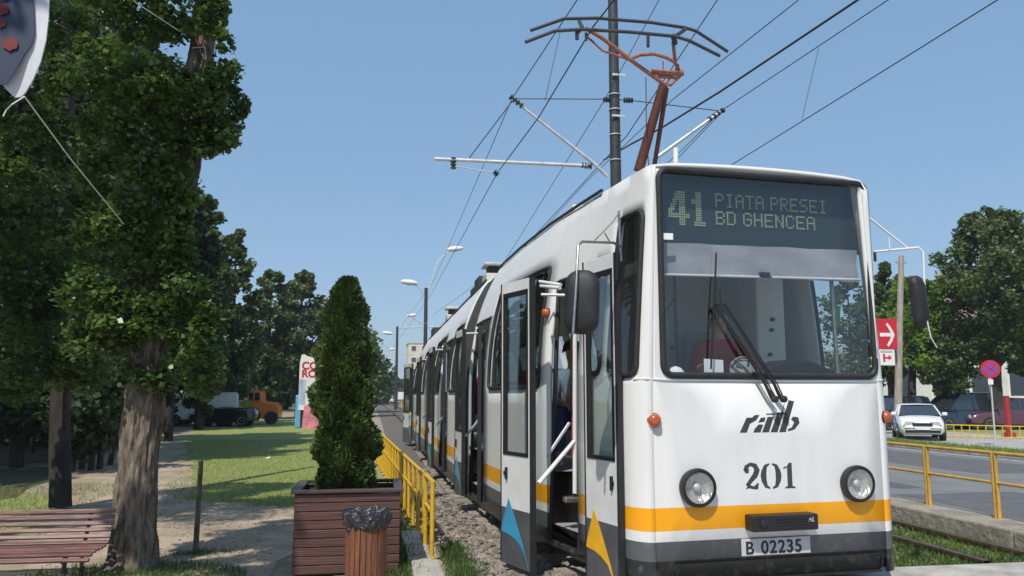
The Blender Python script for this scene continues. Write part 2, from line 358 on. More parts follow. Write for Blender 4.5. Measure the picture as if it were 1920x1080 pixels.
sheet('verge', wobbly([(-.3, 7.2), (.2, 7.0), (.45, 8.2), (.3, 14), (-.3, 26), (-.5, 26), (-.3, 14), (-.35, 9)], .08, .6), .008, 'lawn')
sheet('lawn_edge', wobbly([(-3.7, 10.6), (-9, 10.4), (-16, 12), (-16, 16), (-9, 15.5), (-6.3, 15), (-5.0, 14.0)], .3, .8), .004, 'lawn')
sheet('path', wobbly([(-1.2, 6.5), (-.7, 9), (-1.3, 12.5), (-2.9, 13.4), (-3.5, 17), (-4.5, 21), (-6.5, 30), (-7.8, 30), (-6.2, 22), (-5.2, 18), (-4.8, 14), (-3.6, 10), (-2.8, 6.5)], .12, .6), .006, 'path_dirt')
# track bed from the camera to the far end: ballast with both tracks
BX = lambda y: 0.0 if y > 12 else (12-y)*.0
def track_x(y): return float(np.interp(y, [0, 5, 6, 9.7, 12, 16, 60, 120, 400], [3.5, 3.25, 3.12, 2.62, 2.47, 2.42, 2.3, 1.9, 1.0]))
ys = [6.9, 8, 9, 10, 11, 12, 14, 16, 20, 26, 34, 44, 60, 90, 120, 200, 400]
mb = MB(); mb.grid([[(track_x(y)-1.95+min(0, .0), y, .010), (6.6, y, .010)] for y in ys]); o = mb.build('track_bed', 'ballast'); o['kind'] = 'structure'
def strip(name, x0, x1, y0, y1, z, m, wob=0, step=1.0):
    p = [(x0, y0), (x1, y0), (x1, y1), (x0, y1)]
    return sheet(name, wobbly(p, wob, step) if wob else p, z, m)
sheet('track_verge', wobbly([(4.3, 6.95), (6.5, 6.95), (6.5, 16), (5.0, 16), (4.4, 10)], .05, .4), .016, 'lawn')
sheet('park_ground', wobbly([(-5.4, 12.2), (-30, 12.2), (-30, 19), (-9.5, 19), (-7.0, 20), (-5.9, 16.5)], .2, .7), .010, 'shaded_litter')
sheet('park_ground', [(-120, 19), (-9.5, 19), (-7.4, 22), (-7.8, 30), (-10.5, 46), (-9, 200), (-120, 200)], .0075, 'shaded_litter')
strip('road', 7.12, 15.95, -20, 500, .004, 'asphalt')
strip('far_verge', 16.10, 18.2, -20, 300, .03, 'lawn')
strip('pavement', 18.2, 24.5, -20, 300, .034, 'pavement')
strip('far_lawn', 24.5, 60, -20, 300, .03, 'lawn')
mat('asphalt_patch', (.115, .115, .12), .9, var=.2, scale=3, bump=.4, bscale=80)
for (x0_, x1_, y0_, y1_) in ((8.4, 10.6, 9.5, 12.2), (12.3, 14.9, 15, 22), (9.0, 9.5, 13, 30)): sheet('road_patch', wobbly([(x0_, y0_), (x1_, y0_), (x1_, y1_), (x0_, y1_)], .06, .5), .0065, 'asphalt_patch')
for i, x in enumerate((7.35, 15.5)): strip('road_marking', x, x+.13, 0, 300, .009, 'road_paint')
mb = MB()
for k in range(30): y = 3+k*7; mb.add([(11.4, y, .009), (11.52, y, .009), (11.52, y+3.6, .009), (11.4, y+3.6, .009)], [(0, 1, 2, 3)])
o = mb.build('road_marking', 'road_paint'); o['kind'] = 'structure'
mb = MB(); mb.boxb(15.95, 16.10, -20, 300, 0, .13); o = mb.build('kerb', 'concrete', bevel=.02); o['kind'] = 'structure'
mb = MB(); mb.boxb(18.13, 18.2, -20, 300, 0, .08); o = mb.build('kerb', 'concrete', bevel=.02); o['kind'] = 'structure'
# concrete crossing where the photographer stands (edge at lower right) and the kerb at lower left
mb = MB(); mb.boxb(1.4, 6.45, 2, 6.85, 0, .075); o = mb.build('pavement', 'concrete', bevel=.02); o['kind'] = 'structure'
mb = MB()
xs = [.34, .34]
for k, (y0, y1) in enumerate(((4.6, 6.5), (6.52, 7.9), (7.92, 8.75), (8.77, 9.6))):
    xo = .38-.02*k; mb.boxb(xo, xo+.30-.03*k, y0, y1, 0, .06+.012*(k % 2))
o = mb.build('kerb', 'concrete', bevel=.02); o['kind'] = 'structure'
# rails
def rail(dx, curve, y0, y1, z=.03, name='rail'):
    mb = MB(); P = []
    yy = [y for y in ([y0]+[q for q in ys if y0 < q < y1]+[y1])]
    prof = [(-.06, 0), (-.06, .02), (-.012, .04), (-.012, .10), (-.035, .115), (-.035, .14), (.035, .14), (.035, .115), (.012, .10), (.012, .04), (.06, .02), (.06, 0)]
    for y in yy:
        x = (track_x(y) if curve else 0)+dx; P.append([(x+p[0], y, z+p[1]-.04) for p in prof])
    mb.grid(P); o = mb.build(name, 'rail_steel'); o['kind'] = 'structure'; return o
for dx in (-.72, .72): rail(dx, True, 6.86, 400)
for dx in (5.65, 6.35-.02): rail(dx-.02, False, 6.86, 300, -.005)
# sleepers near the camera on the left track
for k in range(26):
    y = 7.3+k*.62; x = track_x(y); mb = MB(); mb.box((x-.02, y, .03), (2.5, .24, .05)); o = mb.build('sleeper', 'concrete_old', bevel=.012)
    tag(o, 'concrete sleepers half buried in the ballast under the tram', 'sleeper', 'track sleepers under the tram')
# ballast stones beside the left rail (a single mass)
def stones(name, n, fx, fy, z, r0, r1, m, label, cat):
    base = np.array([(1, 0, 0), (-1, 0, 0), (0, 1, 0), (0, -1, 0), (0, 0, 1), (0, 0, -1)], float); F = [(0, 2, 4), (2, 1, 4), (1, 3, 4), (3, 0, 4), (2, 0, 5), (1, 2, 5), (3, 1, 5), (0, 3, 5)]
    mb = MB()
    for i in range(n):
        y = fy(); x = fx(y); r = random.uniform(r0, r1); q = base*r*np.array([random.uniform(.7, 1.3), random.uniform(.7, 1.3), random.uniform(.4, .8)])+RNG.normal(size=(6, 3))*r*.2
        a = random.uniform(0, 6.3); ca, sa = math.cos(a), math.sin(a)
        mb.add([(x+p[0]*ca-p[1]*sa, y+p[0]*sa+p[1]*ca, z+p[2]) for p in q], F)
    o = mb.build(name, m, fix=False); return tag(o, label, cat, kind='stuff')
mat('stone', (.22, .195, .16), .95, var=.6, scale=7)
stones('gravel', 5200, lambda y: track_x(y)-random.triangular(.2, 2.0, 1.7), lambda: 7.0+11*random.random()**1.5, .022, .012, .045, 'stone', 'grey stones strewn along the track beside the tram', 'gravel')
stones('gravel', 1500, lambda y: random.uniform(4.3, 6.5), lambda: random.uniform(6.95, 14), .022, .01, .035, 'stone', 'small stones among the weeds of the right track', 'gravel')
stones('gravel', 1800, lambda y: float(np.interp(y, [6.5, 13, 20], [-2.0, -2.6, -4.4]))+random.uniform(-.9, 1.2), lambda: random.uniform(6.8, 17), .010, .004, .014, 'stone', 'small pebbles lying on the dirt path', 'gravel')
# weeds and grass
def blades(name, m, n, fn, h, label):
    pts = np.array([fn() for _ in range(n)]); d = np.zeros((n, 3)); d[:, 2] = 1
    o = leaf_mesh(name, m, pts, h, shape='blade', dirs=d, jitter=.45, up=0); return tag(o, label, 'grass', kind='stuff')
def inpoly(poly, x, y):
    c = False; n = len(poly)
    for i in range(n):
        x1, y1 = poly[i]; x2, y2 = poly[i-1]
        if (y1 > y) != (y2 > y) and x < (x2-x1)*(y-y1)/(y2-y1)+x1: c = not c
    return c
def lawn_pt():
    while True:
        y = 12.3+18*random.random()**1.5; x = random.uniform(-7, -.2)
        if inpoly(lawn_poly, x, y): return (x, y, .0)
blades('grass', 'grass_blade', 30000, lawn_pt, .042, 'short sunlit grass of the lawn behind the planter')
blades('grass', 'weed', 20000, lambda: (random.gauss(5.5, .6) if random.random() < .55 else random.uniform(4.3, 6.55), 6.9+6*random.random()**1.3, .0), .075, 'green weeds growing between the rails of the right track')
blades('grass', 'weed', 5200, lambda: (random.gauss(.18, .13), random.uniform(6.9, 14), .0), .09, 'weeds at the foot of the yellow handrail')
blades('grass', 'weed', 1500, lambda: (random.gauss(.82, .07), random.uniform(7.0, 8.8), .0), .09, 'weeds between the kerb stones and the rail')
blades('grass', 'grass_blade', 7000, lambda: (random.uniform(-9, -4.2), 10.8+5*random.random(), .0), .06, 'shaded grass behind the bench')
blades('grass', 'weed', 5200, lambda: (lambda a, r: (-2.12+math.cos(a)*r*1.35, 7.75+math.sin(a)*r, 0))(random.uniform(0, 6.28), random.uniform(.15, .75)), .06, 'grass tufts round the foot of the big tree')
blades('grass', 'weed', 500, lambda: (random.gauss(-1.72, .16), random.gauss(8.9, .08), 0), .05, 'small tuft at the foot of the wooden stake')
blades('grass', 'grass_blade', 9000, lambda: (random.uniform(16.12, 18.1), random.uniform(15, 34), .03), .12, 'grass verge between the road and the far pavement')

# low concrete wall with the yellow railing on the right
mb = MB(); rw = 0
for k in range(40):
    y0 = 5.0+k*2.6; mb.boxb(6.55+random.uniform(-.012, .012), 7.12, y0, y0+2.585, 0, .228+random.uniform(-.008, .008))
tag(mb.build('kerb_wall', 'concrete_old', bevel=.025), 'low weathered concrete wall between the right track and the road', 'wall')

# ================================================================== THE TRAM
TR = root('tram', (3.0, 10.0, 0), 'white tram with an orange stripe, folding doors open, standing at the stop', 'tram')
_yl = [5.955, 5.975, 6.0, 6.05, 6.12, 6.3, 7.1, 8.2, 9.7, 12, 16, 60]
_xl = [2.10, 2.05, 2.015, 1.975, 1.94, 1.90, 1.74, 1.52, 1.40, 1.28, 1.22, 1.20]
_xu = [2.168, 2.145, 2.13, 2.118, 2.108, 2.08, 1.985, 1.87, 1.79, 1.75, 1.75, 1.75]
ZT = 3.45
def leftpt(y, z, off=0.0):
    a = np.interp(y, _yl, _xl); b = np.interp(y, _yl, _xu); t = max(0, min(1, (z-1.5)/(ZT-1.5)))
    lean = float(np.interp(y, [6, 8], [1.2, 2.6])); x = a+(b-a)*t**lean
    dy = .02; dx = (np.interp(y+dy, _yl, _xl)-np.interp(max(5.956, y-dy), _yl, _xl))/(2*dy)
    L = math.hypot(1, dx); return V(x+off/L, y-off*dx/L, z)
def cxc(y): return float(np.interp(y, [6, 8.2, 9.7, 12, 16, 60], [3.12, 2.80, 2.66, 2.50, 2.44, 2.42]))
def kk(y): return float(np.interp(y, [7, 10.5], [.087, 0]))
def rightpt(y, z, off=0.0):
    p = leftpt(y, z, off); d = 2*(cxc(y)-p.x); return V(p.x+d, p.y+d*kk(y), z)
YEND = 27.3
fe = V(math.cos(R(5)), math.sin(R(5)), 0); fn_ = V(-fe.y, fe.x, 0); FO = V(2.15, 5.97, 0); UP = V(0, 0, 1)
def fp(u, z, d=0): return FO+fe*u-fn_*d+UP*z      # d: towards the camera

# openings on the left side: (y0, y1, z0, z1, kind)
OPEN = [(6.03, 6.40, 1.77, 3.09, 'cab'), (6.56, 6.80, 1.80, 2.75, 'cab'), (6.98, 7.60, .28, 2.72, 'door'), (7.82, 9.95, 1.70, 2.90, 'win'), (10.28, 11.38, .28, 2.62, 'door'),
        (12.95, 14.0, 1.68, 2.76, 'win'), (14.3, 15.6, .28, 2.62, 'door'), (15.8, 17.9, 1.68, 2.76, 'win'), (18.5, 20.0, .28, 2.62, 'door'),
        (20.6, 22.2, 1.68, 2.76, 'win'), (22.8, 24.2, .28, 2.62, 'door'), (24.7, 26.9, 1.68, 2.76, 'win')]
def side_mesh(fn, y0, y1, opens):
    Y = sorted(set([y0, y1]+[y for y in _yl if y0 < y < y1]+[round(y0+(y1-y0)*k/14, 3) for k in range(15)]+[q for o in opens for q in (o[0], o[1])]))
    Z = sorted(set([.2, .375, .508, .582, .755, 1.1, 1.5, 1.9, 2.2, 2.5, 2.65, 2.9, 3.05, 3.2, 3.32, ZT]+[q for o in opens for q in (o[2], o[3])]))
    mb = MB()
    for i in range(len(Y)-1):
        for j in range(len(Z)-1):
            ym = (Y[i]+Y[i+1])/2; zm = (Z[j]+Z[j+1])/2
            if any(o[0] < ym < o[1] and o[2] < zm < o[3] for o in opens): continue
            mb.add([fn(Y[i], Z[j]), fn(Y[i], Z[j+1]), fn(Y[i+1], Z[j+1]), fn(Y[i+1], Z[j])], [(0, 1, 2, 3)])
    return mb
A1 = 11.48; A2 = 12.8
opL = [o for o in OPEN]
WR = [(6.10, 6.85, 1.77, 3.1, 'cab'), (7.7, 9.2, 1.70, 2.8, 'win'), (9.4, 11.2, 1.70, 2.8, 'win'), (12.95, 14.6, 1.68, 2.76, 'win'), (14.9, 17.2, 1.68, 2.76, 'win'), (17.5, 20, 1.68, 2.76, 'win'), (20.4, 23, 1.68, 2.76, 'win'), (23.4, 26.8, 1.68, 2.76, 'win')]
# body shell of the front section: sides, face and roof in one
WS = rrect(.045, 1.985, 1.765, 3.425, .085, 7)
def shell(y0, y1, front=False):
    mb = side_mesh(leftpt, y0, y1, [o for o in opL if o[0] < y1 and o[1] > y0])
    mr = side_mesh(rightpt, y0, y1, [o for o in WR if o[0] < y1 and o[1] > y0]); mb.add(mr.v, [f[::-1] for f in mr.f])
    Y = sorted(set([y0, y1]+[y for y in _yl if y0 < y < y1]+[round(y0+(y1-y0)*k/14, 3) for k in range(15)]))
    P = []
    for y in Y:
        a, b = leftpt(y, ZT), rightpt(y, ZT); row = []
        for k in range(13):
            t = k/12; e = math.sin(math.pi*t)**.5; row.append(a.lerp(b, t)+UP*(float(np.interp(y, [5.955, 6.3, 7.5], [.045, .05, .085]))*e))
        P.append(row)
    mb.grid(P)
    if front:
        # outer loop of the face
        out = [leftpt(5.955, z) for z in (.2, .375, .508, .582, .755, 1.1, 1.5, 1.9, 2.2, 2.5, 2.65, 2.9, 3.05, 3.2, 3.32, ZT)]
        out += P[0][1:-1]+[rightpt(5.955, z) for z in (ZT, 3.32, 3.2, 3.05, 2.9, 2.65, 2.5, 2.2, 1.9, 1.5, 1.1, .755, .582, .508, .375, .2)]
        out += [fp(u, .2) for u in (1.8, 1.5, 1.2, .9, .6, .3)]
        N = 96
        def resamp(loop, c):
            ang = [(math.atan2(p[1]-c[1], p[0]-c[0])) for p in loop]; res = []
            for k in range(N):
                a = -math.pi+2*math.pi*k/N; best = None
                dx, dy = math.cos(a), math.sin(a)
                for i in range(len(loop)):
                    p, q = loop[i], loop[(i+1) % len(loop)]; ex, ey = q[0]-p[0], q[1]-p[1]; den = dx*ey-dy*ex
                    if abs(den) < 1e-12: continue
                    t = ((p[0]-c[0])*ey-(p[1]-c[1])*ex)/den; s_ = ((p[0]-c[0])*dy-(p[1]-c[1])*dx)/den
                    if t > 0 and -1e-6 <= s_ <= 1+1e-6 and (best is None or t > best): best = t
                res.append((c[0]+dx*best, c[1]+dy*best))
            return res
        uz = [((p-FO).dot(fe), p.z) for p in out]; c = (1.02, 2.4)
        a = resamp(uz, c); b = resamp(WS, c)
        def bulge(u, z): return 0.0
        rows = []
        for t in (0, .35, .7, 1): rows.append([fp(a[i][0]*(1-t)+b[i][0]*t, a[i][1]*(1-t)+b[i][1]*t) for i in range(N)]+[fp(a[0][0]*(1-t)+b[0][0]*t, a[0][1]*(1-t)+b[0][1]*t)])
        mb.grid([list(r) for r in zip(*rows)])
    return mb
o = shell(5.955, A1, True).build('front_body', 'tram_paint', TR, smooth=38, fix=True)
md = o.modifiers.new('s', 'SOLIDIFY'); md.thickness = .035; md.offset = -1
o = shell(A2, YEND).build('rear_body', 'tram_paint', TR, smooth=38)
md = o.modifiers.new('s', 'SOLIDIFY'); md.thickness = .035; md.offset = -1
# end wall
mb = MB(); a, b = leftpt(YEND-.02, .2), rightpt(YEND-.02, .2); mb.add([a, b, rightpt(YEND-.02, ZT), leftpt(YEND-.02, ZT)], [(0, 1, 2, 3)]); mb.build('end_wall', 'tram_paint', TR)
# bellows
mb = MB(); P = []
for k in range(29):
    y = A1+(A2-A1)*k/28; off = .015 if k % 2 else .085
    ring = [leftpt(y, z, off) for z in (.35, 1, 1.7, 2.3, 2.75, 3.1, 3.36)]+[V(cxc(y), y, 3.40)]+[rightpt(y, z, off) for z in (3.36, 3.1, 2.75, 2.3, 1.7, 1, .35)]
    P.append(ring)
mb.grid(P).build('bellows', 'bellows_grey', TR)
# window glass and frames
def boundary(fn, y0, y1, z0, z1, r=.07, off=-.004):
    pts = rrect(y0, y1, z0, z1, min(r, (y1-y0)/3), 4); out = []
    for i in range(len(pts)):
        p, q = pts[i], pts[(i+1) % len(pts)]; L = math.dist(p, q); k = max(1, int(L/.18))
        for j in range(k): out.append(fn(p[0]+(q[0]-p[0])*j/k, p[1]+(q[1]-p[1])*j/k, off))
    return out
def window(fn, y0, y1, z0, z1, g='side_glass', r=.02):
    fr = MB().tube(boundary(fn, y0, y1, z0, z1), r, 6, closed=True).build('window', 'rubber', TR, smooth=50)
    P = [[fn(y0+(y1-y0)*i/8, z0+(z1-z0)*j/8, .028) for j in range(9)] for i in range(9)]
    MB().grid(P).build('pane', g, fr, smooth=60); return fr
for (y0, y1, z0, z1, kd) in OPEN:
    if kd == 'cab': window(leftpt, y0, y1, z0, z1, 'side_glass', .024)
    if kd == 'win': window(leftpt, y0, y1, z0, z1, 'dark_glass', .022)
for (y0, y1, z0, z1, kd) in WR: window(rightpt, y0, y1, z0, z1)
# extra frame bar and ventilation louvre lines on the first long window
# windscreen: frame ring, glass
fr = MB().tube([fp(u, z, .006) for u, z in rrect(.05, 1.98, 1.77, 3.42, .085, 8)], .026, 8, closed=True).build('windscreen', 'rubber', TR, smooth=50)
MB().grid([[fp(.05+1.93*i/4, 1.77+1.65*j/4, -.012) for j in range(5)] for i in range(5)]).build('pane', 'windscreen_glass', fr)
# faint white seam band under the windscreen and gutters along the roof edge
mb = MB().tube([leftpt(y, ZT, -.012)+UP*.02 for y in (6.9, 7.5, 8.36, 9.2, 9.9, A1)], .016, 6); mb.tube([leftpt(y, ZT, -.012)+UP*.02 for y in (A2, 14, 16, 20, 24, YEND)], .016, 6)
mb.build('roof_gutter', 'near_black', TR, smooth=50)
# destination display (box behind the glass, real lettering of lit dots)
mb = MB().prism([(0.035, 2.80), (2.0, 2.83), (2.0, 3.45), (.035, 3.45)], fp(0, 0, -.13), fe, UP, -.05)
disp = mb.build('destination_display', 'display_back', TR)
FONT = {'P': '11110 10001 10001 11110 10000 10000 10000', 'I': '01110 00100 00100 00100 00100 00100 01110', 'A': '01110 10001 10001 11111 10001 10001 10001',
        'T': '11111 00100 00100 00100 00100 00100 00100', 'R': '11110 10001 10001 11110 10100 10010 10001', 'E': '11111 10000 10000 11110 10000 10000 11111',
        'S': '01111 10000 10000 01110 00001 00001 11110', 'B': '11110 10001 10001 11110 10001 10001 11110', 'D': '11110 10001 10001 10001 10001 10001 11110',
        'G': '01110 10001 10000 10111 10001 10001 01110', 'H': '10001 10001 10001 11111 10001 10001 10001', 'N': '10001 11001 11001 10101 10011 10011 10001',
        'C': '01110 10001 10000 10000 10000 10001 01110', '4': '00011 00111 01111 11011 11111 00011 00011', '1': '0110 1110 0110 0110 0110 0110 1111', ' ': '00 00 00 00 00 00 00'}
def dots(txt, u0, ztop, pu, pz, slope=-.03, du=.8):
    mb = MB(); u = u0
    for ch in txt:
        rows = FONT[ch].split(); W = len(rows[0])
        for r_, row in enumerate(rows):
            for c_, b in enumerate(row):
                if b == '1':
                    uu = u+c_*pu; zz = ztop-r_*pz; h = pu*du/2; hz = pz*du/2
                    mb.add([fp(uu-h, zz-hz, -.122), fp(uu+h, zz-hz, -.122), fp(uu+h, zz+hz, -.122), fp(uu-h, zz+hz, -.122)], [(0, 1, 2, 3)])
        u += (W+1)*pu
    return mb
a = dots('PIATA PRESEI', .625, 3.278, .0157, .0168); b = dots('BD GHENCEA', .625, 3.128, .0169, .0168)
a.add(b.v, b.f)
# the big 41: each character drawn on a finer dot grid
def bigdots(shape, u0, z0, W, Hh, nx, nz, hit):
    mb = MB()
    for i in range(nx):
        for j in range(nz):
            x, y = (i+.5)/nx, (j+.5)/nz
            if hit(x, y):
                uu = u0+x*W; zz = z0+y*Hh; h = W/nx*.40; hz = Hh/nz*.38
                mb.add([fp(uu-h, zz-hz, -.122), fp(uu+h, zz-hz, -.122), fp(uu+h, zz+hz, -.122), fp(uu-h, zz+hz, -.122)], [(0, 1, 2, 3)])
    return mb
four = lambda x, y: (.52 < x < .80) or (.18 < y < .36) or (x < .52 and abs((y-.27)-(x*1.35)) < .17 and y > .27)
one = lambda x, y: (.34 < x < .72) or (y < .13 and .1 < x < .95) or (x < .36 and .66 < y < .82)
for s_, u0, W in ((four, .190, .19), (one, .400, .125)):
    q = bigdots(None, u0, 2.995, W, .29, 10 if W > .15 else 7, 14, s_); a.add(q.v, q.f)
a.build('lettering', 'led', disp, fix=False)
# small white sticker on the glass
mb = MB(); mb.prism([(.065, 2.845), (.17, 2.848), (.17, 2.90), (.065, 2.897)], fp(0, 0, .004-.012), fe, UP, -.002); mb.build('sticker', 'paper', TR)
# sun blind with its bar
P = [[fp(.06+1.89*i/16, 2.58+(.26+.018*i/16)*j/4+.0, -.10-.012*math.sin(i*1.7)-.01*math.sin(j*2+i)) for j in range(5)] for i in range(17)]
bl = MB().grid(P).build('sun_blind', 'blind', TR, smooth=60)
MB().tube([fp(.05, 2.575, -.085), fp(1.955, 2.60, -.085)], .011, 8).build('bar', 'white_paint', bl, smooth=60)
mb = MB().box(fp(1.02, 2.605, -.07), (.09, .02, .04), fe); mb.tube([fp(.98, 2.58, -.05), fp(1.07, 2.585, -.05)], .008, 6); mb.build('clip', 'near_black', bl)

# wipers
def wiper(base, top, b0, b1, w0):
    mb = MB(); mb.tube([base, base.lerp(top, .16)+fn_*-.03, top], [.015, .012, .006], 8); mb.tube([base+fe*.028, (base.lerp(top, .16))+fn_*-.03+fe*.028, top+fe*.012], [.007, .006, .004], 6)
    mb.lathe(base-fn_*.02, -fn_, [(.028, 0), (.028, .03), (.018, .045)], 12)
    o = mb.build('wiper', 'rubber', TR, smooth=50); return o
w1 = wiper(fp(.965, 1.585, .05), fp(.50, 2.31, .045), 0, 0, 0)
mb = MB().tube([fp(.45, 1.82, .022), fp(.49, 2.3, .03), fp(.53, 2.75, .022)], .008, 6); mb.tube([fp(.50, 2.15, .035), fp(.54, 2.31, .045), fp(.545, 2.45, .035)], .007, 6)
mb.build('blade', 'near_black', w1)
w2 = wiper(fp(1.045, 1.585, .05), fp(.56, 2.34, .06), 0, 0, 0)
MB().box(fp(.80, 1.80, .05), (.008, .008, .008)).build('blade', 'near_black', w2)

# headlights
for u, z in ((.298, .913), (1.722, .905)):
    c = fp(u, z); hl = MB().lathe(c-(-fn_)*.02, -fn_, [(.120, 0), (.140, .02), (.148, .055), (.144, .085), (.126, .092), (.118, .07), (.118, .05)], 40, False).build('headlight', 'near_black', TR, smooth=50)
    MB().lathe(c, -fn_, [(.118, .066), (.112, .048), (.09, .024), (.05, .006), (.004, .002)][::-1], 32, False).build('reflector', 'reflector', hl, smooth=80)
    MB().lathe(c, -fn_, [(.03, .004), (.034, .030), (.02, .045)], 16).build('bulb', 'galvanised', hl, smooth=60)
    MB().lathe(c, -fn_, [(.119, .068), (.10, .079), (.06, .088), (.002, .092)], 32, False).build('lens', 'lens', hl, smooth=80)
# front turn signals and the one behind the door
def signal(c, d, s=1.0):
    o = MB().lathe(c-d*.01, d, [(.056*s, 0), (.056*s, .018), (.05*s, .022)], 24).build('turn_signal', 'rubber', TR, smooth=50)
    MB().lathe(c, d, [(.048*s, .012), (.050*s, .03), (.042*s, .052), (.022*s, .064)], 24).build('lens', 'amber', o, smooth=70)
signal(fp(-.035, 1.425, -.005), (-fn_-fe*.25).normalized())
signal(fp(2.055, 1.435, -.03), (-fn_+fe*.9).normalized())
signal(leftpt(7.72, 2.42), V(-1, -.35, 0).normalized(), .9)
# coupler cover, number plate, lower panel
cc = MB().box(fp(.995, .637, .062), (.575, .125, .122), fe, fn_).build('coupler_cover', 'near_black', TR, bevel=.012)
mb = MB()
for k in range(4): mb.box(fp(1.06, .605+k*.022, .126), (.30, .006, .007), fe, fn_)
mb.lathe(fp(.80, .64, .122), -fn_, [(.032, 0), (.032, .012), (.02, .016)], 16); mb.build('grille', 'rubber', cc)
text_mesh('AL', .05, fp(1.185, .64, .127), fe, UP, 'galvanised', 'lettering', cc, shear=.25)
pl = MB().box(fp(.970, .447, .010), (.605, .014, .128), fe, fn_).build('number_plate', 'plate_shaded', TR, bevel=.003)
text_mesh('B', .135, fp(.695, .398, .019), fe, UP, 'near_black', 'lettering', pl, bold=.002, sx=1.0)
text_mesh('02235', .135, fp(.832, .398, .019), fe, UP, 'near_black', 'lettering', pl, sx=1.0, space=1.10, bold=.002)
mb = MB().tube([fp(u, z, .002) for u, z in rrect(.08, 1.94, .215, .345, .03, 4)], .006, 5, closed=True); mb.build('panel_seam', 'near_black', TR)
MB().tube([leftpt(6.05, 1.742, -.006), leftpt(5.97, 1.742, -.006), fp(.05, 1.735, .004), fp(1.0, 1.73, .004), fp(2.0, 1.735, .004), rightpt(5.99, 1.742, -.006)], .009, 6).build('belt_trim', 'white_paint', TR, smooth=60)
# fleet number 201 in a stencil face and the operator's slanted lettering
def poly(parent, name, pts, m='letter_grey', d=.004, ox=0, oz=0, s=1, sh=0):
    pass
def stencil(shapes, u0, z0, s, sh, name, m, par=TR):
    mb = MB()
    for pts in shapes: mb.prism([(u0+s*(x+sh*y), z0+s*y) for x, y in pts][::-1], fp(0, 0, .001), fe, UP, -.0025)
    return mb.build(name, m, par)
def arc(cx, cy, r0, r1, a0, a1, n=12, ey=1.0):
    o_ = [(cx+r1*math.cos(R(a0+(a1-a0)*k/n)), cy+ey*r1*math.sin(R(a0+(a1-a0)*k/n))) for k in range(n+1)]
    i_ = [(cx+r0*math.cos(R(a1+(a0-a1)*k/n)), cy+ey*(r0+.0)*math.sin(R(a1+(a0-a1)*k/n))) for k in range(n+1)]
    return o_+i_
def thick(path, ws):
    L, Rr = [], []
    for i, p in enumerate(path):
        a = path[max(0, i-1)]; b = path[min(len(path)-1, i+1)]; dx, dy = b[0]-a[0], b[1]-a[1]; l = math.hypot(dx, dy) or 1; nx, ny = -dy/l, dx/l
        L.append((p[0]+nx*ws[i]/2, p[1]+ny*ws[i]/2)); Rr.append((p[0]-nx*ws[i]/2, p[1]-ny*ws[i]/2))
    return L+Rr[::-1]
sh2 = [thick([(.04, .72), (.08, .88), (.24, .98), (.42, .92), (.50, .74), (.42, .54), (.22, .32), (.08, .14)], [.20, .17, .14, .20, .23, .22, .16, .15]),
       [(.02, .02), (.14, .19), (.36, .12), (.50, .24), (.56, .24), (.52, .0), (.36, .0), (.16, .05)], arc(.09, .72, 0, .10, 0, 340, 12)]
sh0 = [thick([(.28, .98), (.12, .90), (.04, .68), (.02, .5), (.04, .32), (.12, .10), (.28, .02)], [.05, .14, .21, .24, .21, .14, .05]),
       thick([(.38, .98), (.54, .90), (.62, .68), (.64, .5), (.62, .32), (.54, .10), (.38, .02)], [.05, .14, .21, .24, .21, .14, .05])]
sh1 = [[(.16, .08), (.36, .08), (.36, 1.0), (.24, 1.0), (.16, .88)], [(.0, .76), (.14, .80), (.14, .88), (.02, .82)], [(.04, 0), (.50, 0), (.46, .06), (.36, .09), (.16, .09), (.06, .05)]]
mk = lambda sh_, dx: [[(x+dx, y) for x, y in p] for p in sh_]
stencil([[(x*1.06, y*.97) for x, y in p] for p in mk(sh2, 0)+mk(sh0, .74)+mk(sh1, 1.58)], .725, .882, .205, 0, 'fleet_number', 'letter_grey')
rat = [[(.0, 0), (.20, 0), (.24, .46), (.08, .46)], [(.21, .26), (.38, .38), (.43, .54), (.30, .54), (.22, .44)],            # r
       [(.38, .0), (.59, .0), (.61, .24), (.48, .25), (.40, .12)], [(.45, .30), (.63, .33), (.62, .47), (.49, .45)], [(.635, .0), (.83, .0), (.86, .48), (.68, .48)],   # a
       [(.88, .0), (1.08, .0), (1.12, .62), (.94, .62)], [(.62, .54), (1.26, .56), (1.26, .60), (.62, .58)], [(1.06, .60), (1.10, .60), (1.06, .98)],                # t with spike
       [(1.13, .0), (1.32, .0), (1.34, .96), (1.17, 1.0)], [(1.38, .02), (1.56, .08), (1.66, .28), (1.58, .46), (1.42, .48), (1.38, .40), (1.50, .30), (1.46, .14), (1.37, .10)]]
stencil([[(x*1.22+dx, y) for x, y in p] for p in rat for dx in (0,)], .695, 1.322, .255, .34, 'lettering', 'letter_grey')

